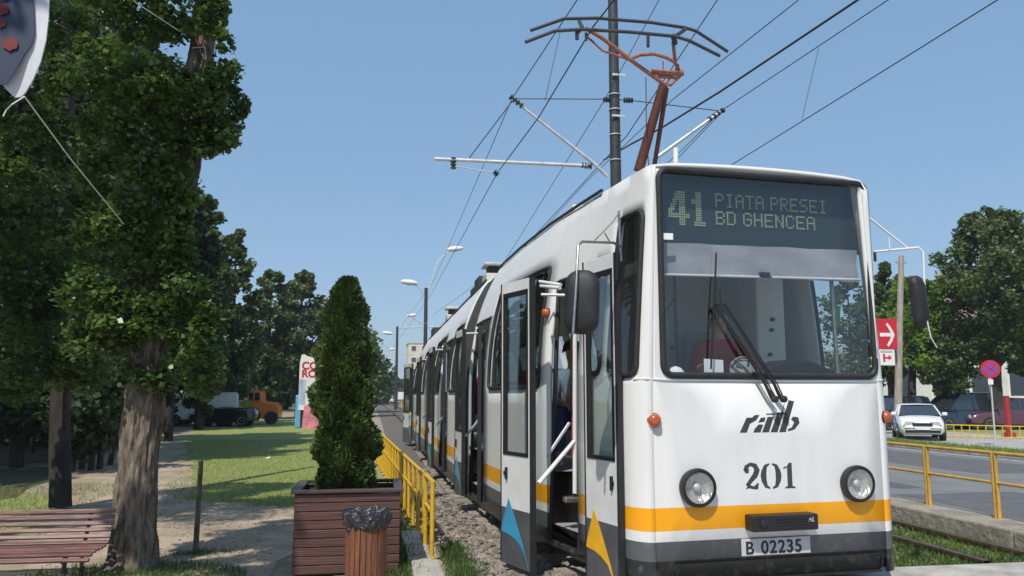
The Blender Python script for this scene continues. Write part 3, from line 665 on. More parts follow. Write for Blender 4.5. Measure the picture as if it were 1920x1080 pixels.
# ---- doors
def leaf(a, b, z0, z1, emblem, handle_at='a', top=.10):
    """leaf from its near edge a to its far edge b (plan points)"""
    a = V(a[0], a[1], 0); b = V(b[0], b[1], 0); w_ = (b-a).length; d = (b-a).normalized(); n = UP.cross(d).normalized()   # n points outwards (-x)
    if n.x > 0: n = -n
    c = lambda s, z, o=0: a+d*s+UP*z+n*o
    gz0 = z0+.98*(z1-z0)/2.6; gz1 = z1-top
    mb = MB()
    def bx(s0, s1, za, zb, t=.035, o=0): mb.box(c((s0+s1)/2, (za+zb)/2, o), (s1-s0, t, zb-za), d, n)
    zg = z0+.50*(z1-z0)/2.6
    bx(.05, w_, zg, gz0); bx(.05, .085, gz0, gz1); bx(w_-.035, w_, gz0, gz1); bx(.05, w_, gz1, z1)
    door = mb.build('door_leaf', 'white_paint', TR, bevel=.004)
    mb = MB(); mb.box(c((.05+w_)/2, (z0+zg)/2-.002), (w_-.05, .037, zg-z0), d, n); mb.build('kick_panel', 'dark_grey', door)
    mb = MB(); mb.box(c(.036, (z0+z1)/2), (.03, .048, z1-z0), d, n); mb.box(c(w_+.006, (z0+z1)/2), (.012, .05, z1-z0), d, n); mb.build('edge_rubber', 'rubber', door)
    mb = MB()
    for (s0, s1, za, zb) in ((.085, .11, gz0, gz1), (w_-.06, w_-.035, gz0, gz1), (.085, w_-.035, gz0, gz0+.03), (.085, w_-.035, gz1-.04, gz1)): mb.box(c((s0+s1)/2, (za+zb)/2, .004), (s1-s0, .04, zb-za), d, n)
    mb.build('glass_frame', 'near_black', door)
    mb = MB(); mb.box(c(w_/2+.02, (gz0+gz1)/2, -.005), (w_-.16, .006, gz1-gz0-.05), d, n); mb.build('pane', 'side_glass', door)
    hs = w_-.11 if handle_at == 'far' else .13
    mb = MB(); mb.box(c(hs, gz0-.17, .028), (.022, .02, .11), d, n); mb.box(c(hs+(.03 if handle_at == 'far' else -.0), gz0-.17, .024), (.05, .012, .035), d, n); mb.build('handle', 'near_black', door)
    if emblem:
        W = w_-.05; pts = [(0, 0)]
        tip = (.30*W+.02, zg+.10)      # curved sail, mirrored so that its point trails to the near edge
        E1 = [(1.0, .48), (.92, .60), (.80, .85), (.68, 1.17)]; 
        out = [(1-1.0, .50), (1-.94, .68), (1-.86, .90), (1-.70, 1.20)] if False else None
        sail = [(.05, 0), (.12, .17), (.3, .34), (.5, .43), (.72, .48), (.99, .50), (.92, .70), (.82, .90), (.72, 1.12), (.62, .97), (.44, .70), (.24, .38)]
        mb = MB(); mb.prism([(.06+x*W, z0+.02+y*(zg-z0)*1.02) for x, y in sail], c(0, 0, .0200), d, UP, -.002 if d.cross(UP).dot(n) < 0 else .002); mb.build('emblem', emblem, door)
    return door
d1 = leaf((1.395, 7.05), (1.205, 7.62), .09, 2.68, 'emblem_blue', 'far')
d2 = leaf((1.905, 6.12), (1.775, 6.68), .09, 2.76, 'emblem_yellow', 'near', top=.12)
d2['label'] = 'foremost door leaf with the yellow emblem'; d1['label'] = 'door leaf with the blue emblem'
for (y0, y1) in ((10.28, 11.38), (14.3, 15.6), (18.5, 20.0), (22.8, 24.2)):
    xs_ = leftpt(y1, 1).x; lf = leaf((xs_-(.12 if y1 < 12 else .15), y1-.42), (xs_-(.17 if y1 < 12 else .195), y1+.10), .27, 2.52, 'emblem_blue', 'far')
    xs_ = leftpt(y0, 1).x; leaf((xs_-.05, y0+.06), (xs_+.05, y0+.50), .27, 2.52, None, 'near')
leaf((1.12, 25.6), (.93, 26.6), .1, 2.60, None, 'far')
# door frames, posts, handrails, steps
for (y0, y1, z0, z1, kd) in OPEN:
    if kd != 'door': continue
    mb = MB(); mb.tube([leftpt(y0, z0, .01), leftpt(y0, z1, .01), leftpt((y0+y1)/2, z1, .01), leftpt(y1, z1, .01), leftpt(y1, z0, .01)], .022, 6)
    fr = mb.build('door_frame', 'rubber', TR)
    a = leftpt(y0, 1, .03); b = leftpt(y1, 1, .03)
    mb = MB()
    for k in range(2): mb.add([a+V(.32*k, 0, -.58+.24*k), b+V(.32*k, 0, -.58+.24*k), b+V(.32*k+.32, 0, -.58+.24*k), a+V(.32*k+.32, 0, -.58+.24*k), a+V(.32*k+.32, 0, -.34+.24*k), b+V(.32*k+.32, 0, -.34+.24*k)], [(0, 1, 2, 3), (3, 2, 5, 4)])
    mb.build('step', 'interior_grey', fr)
    mb = MB()
    ym = (y0+y1)/2
    for s in (-1, 1): MB().tube([leftpt(ym+s*.1, z1-.16, .03), leftpt(ym+s*(y1-y0)/2*.9, z1-.14, -.16)], .016, 6).build('door_arm', 'white_paint', fr, smooth=50)
    mb.tube([leftpt(ym+.1, 1.36, .12), leftpt(y1-.1, 1.05, -.06)], .017, 6)
    mb.build('door_arm', 'white_paint', fr, smooth=50)
hr = MB().tube([at(1078, 600, 7.15), at(1078, 925, 7.15)], .021, 10); hr.tube([at(1078, 826, 7.15), at(1010, 906, 6.95)], .020, 10)
hr.build('handrail', 'white_paint', TR, smooth=50)
MB().box(at(1070, 936, 7.2), (.13, .12, .05)).build('step_light', 'steel', TR, bevel=.01)
mb = MB()
for k in range(9): mb.tube([at(1081, 838+k*11, 7.2), at(1087, 838+k*11, 7.2)], .013, 6)
mb.build('door_seal', 'white_paint', TR)
for s in (0, 1): pass
mb = MB().tube([at(1012, 530-2, 7.3), at(1052, 534, 7.0)], .016, 8); mb.build('door_arm', 'white_paint', TR, smooth=50); MB().tube([at(1014, 536, 7.3), at(1050, 540, 7.0)], .018, 8).build('door_arm', 'white_paint', TR, smooth=50)

# ---- interior
def plan(fnl, fnr, y0, y1, z, nm, m, inset=.05):
    P = [[fnl(y, max(z, .25), inset)*1, fnr(y, max(z, .25), inset)*1] for y in np.linspace(y0, y1, 24)]
    for r in P:
        for p in r: p.z = z
    return MB().grid(P).build(nm, m, TR)
plan(leftpt, rightpt, 7.75, YEND-.1, .88, 'floor', 'interior_grey'); 
P = [[V(2.62 if y < 7.75 else 2.1, y, .88), rightpt(y, .9, .05)] for y in (6.05, 6.6, 7.2, 7.76)]; MB().grid(P).build('cab_floor', 'interior_grey', TR)
MB().box((2.62, 7.0, .62), (.03, 1.6, .55)).build('stair_wall', 'dark_grey', TR)
# cab partition and side lockers
mb = MB(); ya = 7.62
pz = [(2.33, .88), (3.98, .88), (3.98, 3.4), (2.33, 3.4)]
mb.box((3.16, ya+.12, 2.14), (1.66, .03, 2.52), V(math.cos(R(5)), math.sin(R(5)), 0)); part = mb.build('cab_partition', 'interior_cream', TR)
mb = MB(); mb.box((2.98, ya+.07, 2.35), (.012, .03, 1.6), fe); mb.box((3.42, ya+.07, 2.35), (.012, .03, 1.6), fe); mb.box((3.20, ya+.08, 2.02), (.44, .03, .012), fe)
for x, z in ((2.93, 2.08), (3.10, 2.08)): mb.box((x, ya+.06, z), (.03, .03, .04), fe)
mb.build('panel_seam', 'interior_grey', part)
mb = MB(); mb.box((3.68, 7.25, 2.25), (.30, .35, 2.0), fe); mb.build('locker', 'interior_cream', TR, bevel=.02)
mb = MB()
for (u, z) in ((1.585, 2.32), (1.57, 2.22), (1.545, 1.99)): mb.lathe(fp(u, z, -.88), -fn_, [(.02, 0), (.02, .03)], 10)
mb.build('knob', 'near_black', TR)
MB().tube([fp(1.78, 1.75, -.22), fp(1.76, 3.0, -.22)], .018, 8).build('cab_rail', 'steel', TR, smooth=50)
# dashboard
mb = MB(); mb.prism([(.05, 1.50), (.05, 1.70), (.35, 1.76), (.60, 1.60), (.60, 1.35), (.2, 1.3)], fp(.08, 0, 0)-UP*0, fn_, UP, 1.85)
ds = mb.build('dashboard', 'interior_grey', TR, bevel=.02)
mb = MB(); P = []
prof = [(-.42, 0), (-.34, .10), (-.15, .17), (.10, .17), (.32, .09), (.42, 0)]
mb.prism([(x, z) for x, z in prof], fp(1.42, 1.74, -.22), fe, UP, -.25); mb.build('instrument_hood', 'near_black', TR, bevel=.02)
MB().lathe(fp(.84, 1.80, -.16), (-fn_+UP*.3), [(.10, 0), (.13, .01), (.13, .03), (.10, .035), (.03, .06)], 24).build('fan', 'interior_grey', TR, smooth=40)
mb = MB().tube([fp(.84+.12*math.cos(t*math.pi/10), 1.80+.12*math.sin(t*math.pi/10), -.14) for t in range(20)], .006, 5, closed=True)
for t in range(5): mb.tube([fp(.84, 1.80, -.11), fp(.84+.11*math.cos(t*1.256), 1.80+.11*math.sin(t*1.256), -.12)], .006, 5)
mb.build('fan_guard', 'near_black', TR)
mb = MB(); mb.prism([(.43, 1.785), (.60, 1.785), (.60, 1.895), (.43, 1.905)], fp(0, 0, -.05), fe, UP, -.003); mb.build('notice', 'paper', TR)
MB().lathe(fp(.22, 1.76, -.13), UP, [(.075, 0), (.07, .04), (.045, .07), (.01, .085)], 20).build('lamp_dome', 'paper', TR, smooth=60)
# driver seat
mb = MB(); mb.box((3.17, 7.18, 1.47), (.48, .46, .12), fe); mb.box((3.17, 7.42, 1.86), (.46, .10, .72), fe); mb.build('driver_seat', 'interior_grey', TR, bevel=.04)
MB().lathe((3.17, 7.2, .9), UP, [(.14, 0), (.05, .04), (.05, .53)], 14).build('seat_post', 'near_black', TR)
# sun visor strap, left cab items seen through the glass
mb = MB().tube([fp(.30, 2.42, -.25), fp(.14, 2.18, -.35), fp(.10, 2.02, -.35)], .006, 5); mb.tube([fp(.10, 2.04, -.34), fp(.13, 1.97, -.34), fp(.16, 2.02, -.34)], .012, 6); mb.build('hanging_strap', 'near_black', TR)
P = [[rightpt(y, z, -.09) for z in (1.0, 2, 2.8, 3.3)] for y in (6.95, 7.2, 7.5, 7.8)]; MB().grid(P).build('cab_side_lining', 'interior_cream', TR)
MB().boxb(2.30, 2.34, 6.9, 7.7, .9, 3.3).build('cab_door', 'interior_grey', TR)
mb = MB(); mb.box(fp(1.86, 2.30, -.30), (.07, .02, .16), fe); mb.build('air_freshener', 'lime_green', TR, bevel=.02)
# red panel and seats inside the first doorway
MB().box((2.16, 7.98, 1.35), (.42, .04, .75)).build('saloon_partition', 'seat_red', TR, bevel=.02)
mb = MB()
seat_bm = lambda x, y: MB().box((x, y, 1.33), (.42, .42, .05)).box((x, y+.22, 1.62), (.42, .05, .58))
for y in (8.6, 9.3, 13.0, 13.7, 16.2, 17.0, 17.7, 20.9, 21.6, 25, 25.8):
    for x in (1.62 if y > 11.5 else 1.85, 3.1 if y > 11.5 else 3.3): seat_bm(x+.05, y).build('passenger_seat', 'seat_red', TR, bevel=.03)
mb = MB()
for y in (8.3, 9.6, 13.9, 18.4, 22.7): mb.tube([(2.05, y, .9), (2.05, y, 3.3)], .018, 8)
mb.build('grab_pole', 'yellow_paint', TR, smooth=50)
# underframe and wheels
MB().boxb(1.9, 3.9, 6.5, 10.6, .26, .85).build('underframe', 'near_black', TR); MB().boxb(1.75, 3.2, 12.5, 27, .26, .85).build('underframe', 'near_black', TR)
for y in (7.9, 9.7, 11.2, 12.4, 22.4, 24.2):
    for s in (-.72, .72):
        MB().lathe((track_x(y)+s-.06, y, .36), (1, 0, 0), [(.10, -.02), (.33, 0), (.36, .02), (.36, .03), (.30, .10), (.10, .12)], 28).build('wheel', 'rail_steel', TR, smooth=40)
# ---- roof equipment
mb = MB()
mb.prism([(0, 0), (.15, .13), (1.2, .13), (1.3, 0)], (2.02, 7.95, 3.50), (0, 1, 0), UP, 1.3); rb = mb.build('roof_box', 'roof_paint', TR, bevel=.02)
def vent(x, y, z, s=1.0):
    mb = MB(); mb.box((x, y, z+.06*s), (.42*s, .5*s, .14*s)); o = mb.build('roof_vent', 'roof_paint', TR, bevel=.02)
    MB().box((x, y, z+.19*s), (.30*s, .36*s, .14*s)).build('vent_louvre', 'near_black', o)
    MB().box((x, y, z+.285*s), (.46*s, .55*s, .05*s)).build('vent_cap', 'roof_paint', o, bevel=.015)
vent(1.98, 13.3, 3.50, 1.0); vent(1.98, 20.5, 3.50, 1.1)
mb = MB().box((2.0, 14.6, 3.62), (.4, .7, .28)); mb.box((2.0, 15.6, 3.60), (.34, .5, .2)); mb.build('roof_unit', 'bellows_grey', TR, bevel=.02)
MB().box((2.0, 26.2, 3.62), (.45, 1.0, .3)).build('roof_unit', 'bellows_grey', TR, bevel=.03)
MB().tube([at(1267, 305, 6.5), at(1267, 278, 6.5)], .022, 10).build('antenna', 'interior_cream', TR, smooth=50)
# ---- mirrors
def mirror(c, face, tilt, w_, h, nm):
    ax = face.cross(UP).normalized(); up2 = (UP+ax*tilt).normalized(); ax2 = up2.cross(face).normalized()
    pts = rrect(-w_/2, w_/2, -h/2, h/2, w_*.42, 8); mb = MB()
    base = [c+ax2*p[0]+up2*p[1] for p in pts]
    k = len(pts); rings = [(1.0, 0), (1.0, .03), (.93, .055), (.72, .075), (.35, .085)]
    vs = []; fs = []
    for s_, dd in rings: vs += [c+(p-c)*s_+face*dd for p in base]
    for r_ in range(len(rings)-1):
        for i in range(k): fs.append((r_*k+i, r_*k+(i+1) % k, (r_+1)*k+(i+1) % k, (r_+1)*k+i))
    fs.append(tuple(range(k))[::-1]); fs.append(tuple(range((len(rings)-1)*k, len(rings)*k)))
    mb.add(vs, fs); o = mb.build(nm, 'rubber', TR, smooth=45)
    MB().prism([(p[0]*.9, p[1]*.94) for p in pts], c-face*.004, ax2, up2, .003).build('mirror_glass', 'steel', o); return o
mY = 5.72
mcl = at(1092, 567, mY)
ml = mirror(mcl, V(-.42, -.9, 0).normalized(), -.03, .255, .475, 'mirror')
mb = MB().tube([at(1163, 462, 6.15), at(1150, 455, 5.98), at(1092, 453, mY-.02), at(1084, 460, mY-.04), at(1080, 540, mY-.1), at(1074, 628, mY-.1)], .0105, 8)
mb.tube([at(1163, 395, 6.15), at(1150, 415, 6.05), at(1116, 450, mY)], .005, 6); mb.tube([at(1134, 437, 5.9), at(1144, 455, 5.95)], .006, 6)
mb.tube([at(1160, 396, 6.15), at(1165, 490, 6.15)], .012, 6)
mb.build('mirror_arm', 'steel', ml, smooth=50)
cr = at(1717, 566, 6.05); mr_ = mirror(cr, V(.30, -.95, 0).normalized(), .10, .14, .44, 'mirror')
mb = MB().tube([at(1638, 472, 6.2), at(1680, 468, 6.15), at(1722, 464, 6.05), at(1730, 472, 6.04), at(1733, 530, 6.0), at(1738, 600, 6.0), at(1745, 632, 6.0), at(1757, 652, 6.0)], [.010]*4+[.010, .007, .005, .004], 8)
mb.tube([at(1624, 404, 6.2), at(1662, 434, 6.15), at(1703, 466, 6.1)], .009, 8); mb.tube([at(1668, 468, 6.15), at(1667, 445, 6.15)], .006, 6); mb.build('mirror_arm', 'white_paint', mr_, smooth=50)
MB().tube([at(1640, 472, 6.2), at(1641, 490, 6.2)], .012, 6).build('bracket', 'near_black', mr_)

# ---- pantograph
PY = 8.2
mb = MB(); mb.tube([at(1197, 322, 8.6), at(1243, 160, 8.3)], [.060, .048], 10)
mb.tube([at(1224, 330, 8.9), at(1250, 165, 8.35)], .027, 8); mb.tube([at(1211, 145, 8.25), at(1212, 250, 8.4), at(1217, 320, 8.5)], .006, 6)
pg = mb.build('pantograph', 'rust_red', TR, smooth=50)
mb = MB(); K = at(1256, 150, 8.3); K2 = at(1240, 138, 8.3)
hl_, hr_ = at(1098, 52, PY), at(1268, 72, PY)
mb.tube([at(1252, 163, 8.3), at(1190, 118, 8.25), at(1130, 72, PY), hl_], .023, 8); mb.tube([at(1245, 158, 8.3), at(1180, 112, 8.25), at(1130, 95, PY), at(1100, 68, PY+.1)], .013, 8)
mb.tube([at(1256, 160, 8.3), at(1278, 140, 8.3), at(1266, 118, 8.3), at(1262, 78, PY)], .020, 8); mb.tube([at(1250, 156, 8.3), at(1272, 122, 8.3), at(1275, 140, 8.35)], .014, 8)
mb.tube([at(1178, 112, 8.25), at(1200, 103, 8.3), at(1225, 101, 8.3), at(1250, 108, 8.3), at(1266, 117, 8.3)], .020, 8)
mb.tube([at(1222, 134, 8.3), at(1245, 137, 8.3), at(1281, 137, 8.3)], .032, 8); mb.tube([at(1232, 144, 8.3), at(1270, 146, 8.3)], .016, 8); mb.tube([at(1243, 115, 8.3), at(1244, 140, 8.3)], .01, 6)
mb.build('upper_arm', 'rust_pink', pg, smooth=50)
mb = MB()
mb.tube([at(985, 79, PY-.15), at(1040, 58, PY-.15), at(1090, 55, PY-.15), at(1180, 60, PY-.15), at(1265, 68, PY-.15), at(1292, 76, PY-.15), at(1350, 105, PY-.15)], .019, 8)
mb.tube([at(995, 57, PY+.15), at(1058, 35, PY+.15), at(1120, 34, PY+.15), at(1220, 42, PY+.15), at(1285, 52, PY+.15), at(1305, 58, PY+.15), at(1365, 97, PY+.15)], .019, 8)
mb.tube([at(1086, 40, PY+.12), at(1092, 52, PY), at(1084, 60, PY-.12)], .022, 6); mb.tube([at(1286, 54, PY+.12), at(1275, 62, PY), at(1262, 70, PY-.12)], .022, 6)
mb.tube([at(1082, 60, PY-.12), at(1082, 74, PY-.12)], .024, 6); mb.tube([at(1099, 62, PY-.12), at(1099, 76, PY-.12)], .018, 6); mb.tube([at(1215, 64, PY-.15), at(1215, 88, PY-.15)], .02, 6)
mb.tube([at(1262, 66, PY-.1), at(1266, 82, PY)], .03, 6); mb.build('collector_head', 'pole_grey', pg, smooth=50)
mb = MB(); mb.box((2.95, 9.1, 3.66), (1.1, .12, .14)); mb.box((2.95, 8.6, 3.62), (.9, .1, .1)); mb.boxb(2.5, 2.56, 8.4, 10, 3.58, 3.66); mb.boxb(3.3, 3.36, 8.4, 10, 3.58, 3.66); mb.build('pantograph_base', 'pole_grey', pg, bevel=.01)

# ================================================================== THE DRIVER
def skin_fig(name, joints, edges, m, parent=None, loc=None, sub=2, root_i=0):
    me = bpy.data.meshes.new(name); org = wloc(parent) if parent else Vector(loc)
    me.from_pydata([Vector(j[:3])-org for j in joints], edges, []); me.materials.append(M[m])
    o = link(bpy.data.objects.new(name, me)); o.parent = parent
    if not parent: o.location = org
    o.modifiers.new('skin', 'SKIN'); sv = me.skin_vertices[0].data
    for i, j in enumerate(joints): sv[i].radius = (j[3], j[4] if len(j) > 4 else j[3]); sv[i].use_root = (i == root_i)
    s_ = o.modifiers.new('sub', 'SUBSURF'); s_.levels = sub; s_.render_levels = sub
    me.polygons.foreach_set('use_smooth', [True]*len(me.polygons)); return o
def seated(px, py, zseat, face_dir, label, shirt, trousers, hand_l, hand_r, sc_=1.0):
    """seated person: px,py pelvis position; face_dir heading of the chest"""
    f = Vector(face_dir).normalized(); s = f.cross(UP); c = lambda a, b, z: V(px, py, zseat)+f*a*sc_+s*b*sc_+UP*z*sc_
    J = [(*c(0, 0, .08), .15, .12), (*c(.0, 0, .30), .145, .105), (*c(.02, 0, .48), .16, .105), (*c(.03, 0, .58), .055), (*c(.05, 0, .66), .055), (*c(.07, 0, .76), .085, .098), (*c(.075, 0, .86), .07, .08)]
    E_ = [(0, 1), (1, 2), (2, 3), (3, 4), (4, 5), (5, 6)]
    for sg, hnd in ((1, hand_r), (-1, hand_l)):
        h = Vector(hnd); sh = c(.02, .185*sg, .50); el = (sh+h)/2+s*(.10*sg)+V(0, 0, -.10)
        n = len(J); J += [(*sh, .062), (*el, .046), (*(el.lerp(h, .9)), .030), (*h, .034, .02)]; E_ += [(2, n), (n, n+1), (n+1, n+2), (n+2, n+3)]
        d = (h-el).normalized(); sd_ = d.cross(UP).normalized()
        for q in range(4):
            b = len(J); o1 = h+d*.045+sd_*(.028-.018*q)+UP*-.003; L = (.062, .072, .068, .052)[q]
            J += [(*o1, .010), (*(o1+d*L*.6-UP*.014), .009), (*(o1+d*L*.8-UP*.042), .008)]; E_ += [(n+3, b), (b, b+1), (b+1, b+2)]
        b = len(J); t0 = h+sd_*(.03*sg)+UP*.01; J += [(*t0, .011), (*(t0+d*.035+sd_*.012*sg-UP*.02), .009)]; E_ += [(n+3, b), (b, b+1)]
    for sg in (1, -1):
        n = len(J); J += [(*c(.05, .10*sg, .03), .10), (*c(.44, .13*sg, .06), .065), (*c(.50, .13*sg, -.38), .042), (*c(.60, .13*sg, -.42), .035)]; E_ += [(0, n), (n, n+1), (n+1, n+2), (n+2, n+3)]
    p = skin_fig('person', J, E_, 'skin', None, (px, py, zseat)); tag(p, label, 'person')
    b = 7
    shirtJ = [(*c(0, 0, .06), .165, .135), (*c(0, 0, .30), .16, .12), (*c(.02, 0, .49), .172, .118), (*c(.03, 0, .575), .075)]; sE = [(0, 1), (1, 2), (2, 3)]
    for sg, hnd in ((1, hand_r), (-1, hand_l)):
        h = Vector(hnd); sh = c(.02, .185*sg, .505); el = (sh+h)/2+s*(.10*sg)+V(0, 0, -.10); n = len(shirtJ)
        shirtJ += [(*sh, .078), (*el, .060), (*(el.lerp(h, .35)), .052)]; sE += [(2, n), (n, n+1), (n+1, n+2)]
    skin_fig('shirt', shirtJ, sE, shirt, p)
    tJ = [(*c(0, 0, .07), .15, .13)]; tE = []
    for sg in (1, -1):
        n = len(tJ); tJ += [(*c(.08, .10*sg, .035), .112), (*c(.44, .13*sg, .065), .078), (*c(.50, .13*sg, -.34), .06)]; tE += [(0, n), (n, n+1), (n+1, n+2)]
    skin_fig('trousers', tJ, tE, trousers, p)
    hd = c(.075, 0, .80)
    mb = MB(); P = []
    for i in range(13):
        th_ = math.pi*.60*i/12; row = []
        for k in range(20):
            a = 2*math.pi*k/20; dv = f*math.cos(a)*math.sin(th_)+s*math.sin(a)*math.sin(th_)+UP*math.cos(th_)
            r = .108*sc_*(1.0+.05*math.sin(5*a)*math.sin(th_))
            if dv.dot(f) > .35 and i > 6: r *= .78
            row.append(hd-f*.012+dv*r+UP*.015)
        P.append(row+[row[0]])
    mb.grid(P).build('hair', 'hair', p, smooth=70)
    mb = MB(); fc = hd+f*.088*sc_
    mb.tube([fc+UP*.0, fc+f*.028-UP*.035, fc+f*.01-UP*.045], [.010, .013, .010], 8); mb.tube([fc-UP*.078+s*-.022-f*.01, fc-UP*.08+f*.002, fc-UP*.078+s*.022-f*.01], .006, 6)
    for sg in (1, -1): mb.lathe(hd+s*.098*sg-UP*.01, s*sg, [(.012, 0), (.026, .008), (.02, .014)], 10)
    mb.build('face', 'skin', p, smooth=60)
    mb = MB()
    for sg in (1, -1): mb.lathe(fc+s*.032*sg+UP*.006-f*.012, f, [(.011, 0), (.009, .008)], 10)
    mb.build('eye', 'near_black', p); return p
seated(3.17, 7.14, 1.55, (-.087*-1, -1, 0), 'driver in a red shirt sitting behind the windscreen of the tram', 'red_cloth', 'blue_cloth', tuple(fp(1.22, 1.83, -.42)), tuple(fp(.74, 1.85, -.45)), 1.0)
seated(2.12, 8.55, 1.34, (-.3, -1, 0), 'passenger in a pale blue shirt seated behind the red panel in the doorway', 'pale_cloth', 'blue_cloth', (2.25, 8.2, 1.52), (1.95, 8.2, 1.52), .95)

# ================================================================== MASTS, WIRES
def mast(x, y, top, r, label, arms=True, lamps=True):
    t = root('catenary_mast', (x, y, 0), label, 'mast', 'overhead line masts between the tracks'); Y0 = y < 20
    mb = MB(); mb.tube([(x, y, 0), (x, y, top)], [r*1.15, r*.85], 14); mb.build('pole', 'pole_grey', t, smooth=60)
    mb = MB()
    for z in ((6.05, 6.55, 7.05, 7.35) if Y0 else (6.2,)): mb.tube([(x+r*1.05*math.cos(k*math.pi/8), y+r*1.05*math.sin(k*math.pi/8), z) for k in range(16)], .012, 6, closed=True)
    mb.build('clamp_band', 'galvanised', t)
    return t
m1 = mast(4.42, 14.3, 10.6, .105, 'dark steel overhead line mast rising behind the roof of the tram front')
Yp = 14.3
def P_(x, y, Y=Yp): return at(x, y, Y)
MB().tube([P_(815, 298), P_(1102, 311)], .034, 10).build('bracket_arm', 'galvanised', m1, smooth=50)
MB().tube([P_(960, 185), P_(1112, 305), P_(1138, 330)], [.022, .034, .034], 10).build('bracket_strut', 'galvanised', m1, smooth=50)
MB().tube([P_(1225, 300), P_(1350, 210)], [.036, .03], 10).build('bracket_strut', 'galvanised', m1, smooth=50)
mb = MB().tube([P_(960, 185), P_(1140, 186), P_(1180, 188), P_(1350, 208)], .010, 6); mb.build('tie_rod', 'wire', m1)
for (x, y, dx, dy) in ((968, 190, 10, 8), (1343, 215, 12, -8), (1140, 187, 7, 0), (1178, 188, 7, 0), (1100, 311, 8, 1), (850, 306, 0, 9), (930, 325, 3, 3)):
    mb = MB()
    for q in (-1, -.3, .3, 1): mb.tube([P_(x+dx*q-dx*.12, y+dy*q-dy*.12), P_(x+dx*q+dx*.12, y+dy*q+dy*.12)], .055, 8)
    mb.tube([P_(x-dx, y-dy), P_(x+dx, y+dy)], .028, 8); mb.build('insulator', 'pole_grey', m1, smooth=50)
MB().tube([P_(846, 299), P_(848, 316), P_(858, 312), P_(930, 325)], .010, 6).build('steady_arm', 'galvanised', m1)
MB().tube([P_(960, 190), P_(880, 296)], .010, 6).build('stay_wire', 'wire', m1)
mb = MB()
for (x, y) in ((1160, 140), (1160, 217)): mb.box(P_(x, y, Yp-.13), (.26, .02, .04))
mb.build('clamp_plate', 'galvanised', m1)
# right-hand bracket insulators and lower stays
MB().tube([P_(1352, 212), P_(1320, 245), P_(1285, 282), P_(1240, 330)], .008, 6).build('stay_wire', 'wire', m1)
def farmast(px, ptop, Y, r, label, lamp_l=None, lamp_r=None):
    p = at(px, ptop, Y); t = mast(p.x, Y, p.z, r, label)
    MB().tube([(p.x-1.7, Y, 5.9), (p.x+1.9, Y, 6.0)], .04, 8).build('bracket_arm', 'galvanised', t)
    MB().tube([(p.x-1.3, Y, 6.9), (p.x, Y, 5.95)], .03, 8).build('bracket_strut', 'galvanised', t)
    for q in (lamp_l, lamp_r):
        if q:
            h = at(q[0], q[1], Y); s = 1 if h.x > p.x else -1
            a = MB().tube([V(p.x, Y, p.z-.8), V(p.x+(h.x-p.x)*.4, Y, p.z-.8+(h.z-p.z+.8)*.75), V(h.x-s*.3, Y, h.z)], .045, 8).build('lamp_arm', 'galvanised', t, smooth=50)
            MB().lathe(V(h.x-s*.55, Y, h.z-.02*s), V(s, 0, .12), [(.05, 0), (.16, .25), (.19, .6), (.13, 1.0), (.03, 1.15)], 12).build('lamp_head', 'sign_white', a, smooth=60)
    return t
m2 = farmast(799, 540, 52, .13, 'overhead line mast with two street lamps above the rear of the tram', (768, 532), (853, 468))
m3 = farmast(745, 612, 88, .15, 'distant line mast with a pair of lamps left of the tram end', (727, 626), (772, 592))
m4 = farmast(720, 664, 130, .16, 'third distant line mast near the thuja top', (704, 664), (735, 655))
m5 = farmast(708, 690, 185, .18, 'farthest line mast in the row', None, None)

def wire(pts, r, label, m='wire', sag=0.0, name='overhead_wire', cat='wire', n=10):
    out = []
    for i in range(len(pts)-1):
        a, b = Vector(pts[i]), Vector(pts[i+1])
        for k in range(n):
            t = k/n; out.append(a.lerp(b, t)-UP*sag*4*t*(1-t))
    out.append(Vector(pts[-1])); o = MB().tube(out, r, 6).build(name, m, loc=out[0]); return tag(o, label, cat)
F2 = lambda x, y: at(x, y, 52)
# left track: messenger and contact wire
cw = at(1100, 72, 8.2)
wire([at(1215, -80, 6.9), at(1112, 50, 8.05), at(1010, 220, 10.9), P_(932, 325), F2(806, 556), at(744, 640, 88), at(718, 680, 130)], .0085, 'contact wire over the left track, running onto the pantograph')
wire([at(1165, -120, 9.5), at(1082, 0, 11), P_(960, 185), F2(812, 530), at(745, 620, 88), at(719, 670, 130)], .0085, 'messenger wire from the tip of the left mast bracket')
wire([at(1052, 52, 11.2), at(1022, 188, 10.3)], .005, 'thin dropper left of the mast between two wires', name='dropper_wire')
wire([at(1290, -100, 12.5), P_(1132, 190), at(940, 500, 30), at(812, 590, 52)], .008, 'thin wire passing just left of the mast top')
wire([at(1480, -120, 11), at(1345, 0, 11.5), at(1175, 255, 13.5), at(1050, 390, 20), at(880, 575, 40)], .009, 'feeder wire passing behind the pantograph to the roof')
# right track
wire([at(1640, -120, 10), at(1497, 0, 11), at(1262, 186, 14.3), at(1100, 340, 22), at(900, 560, 45)], .0085, 'wire leading down left behind the pantograph knee')
wire([at(1790, -130, 8.0), at(1608, 0, 9.3), at(1350, 172, 11.8), at(1240, 240, 13.6), P_(1180, 272), P_(1132, 300)], .017, 'thick black cable sweeping down to the mast', 'thick_cable', sag=.0)
wire([at(1850, -120, 8.6), at(1665, 0, 10), P_(1352, 208), at(1280, 280, 18), at(1180, 370, 28)], .0085, 'messenger wire held by the right mast bracket')
wire([at(2080, -130, 6.5), at(1870, 0, 8.0), at(1600, 168, 10.5), at(1380, 304, 14.3), at(1200, 420, 24)], .0085, 'contact wire over the right track, lowest at the right')
wire([at(1535, 90, 11.8), at(1503, 226, 11.8)], .005, 'dropper joining the two right track wires', name='dropper_wire')

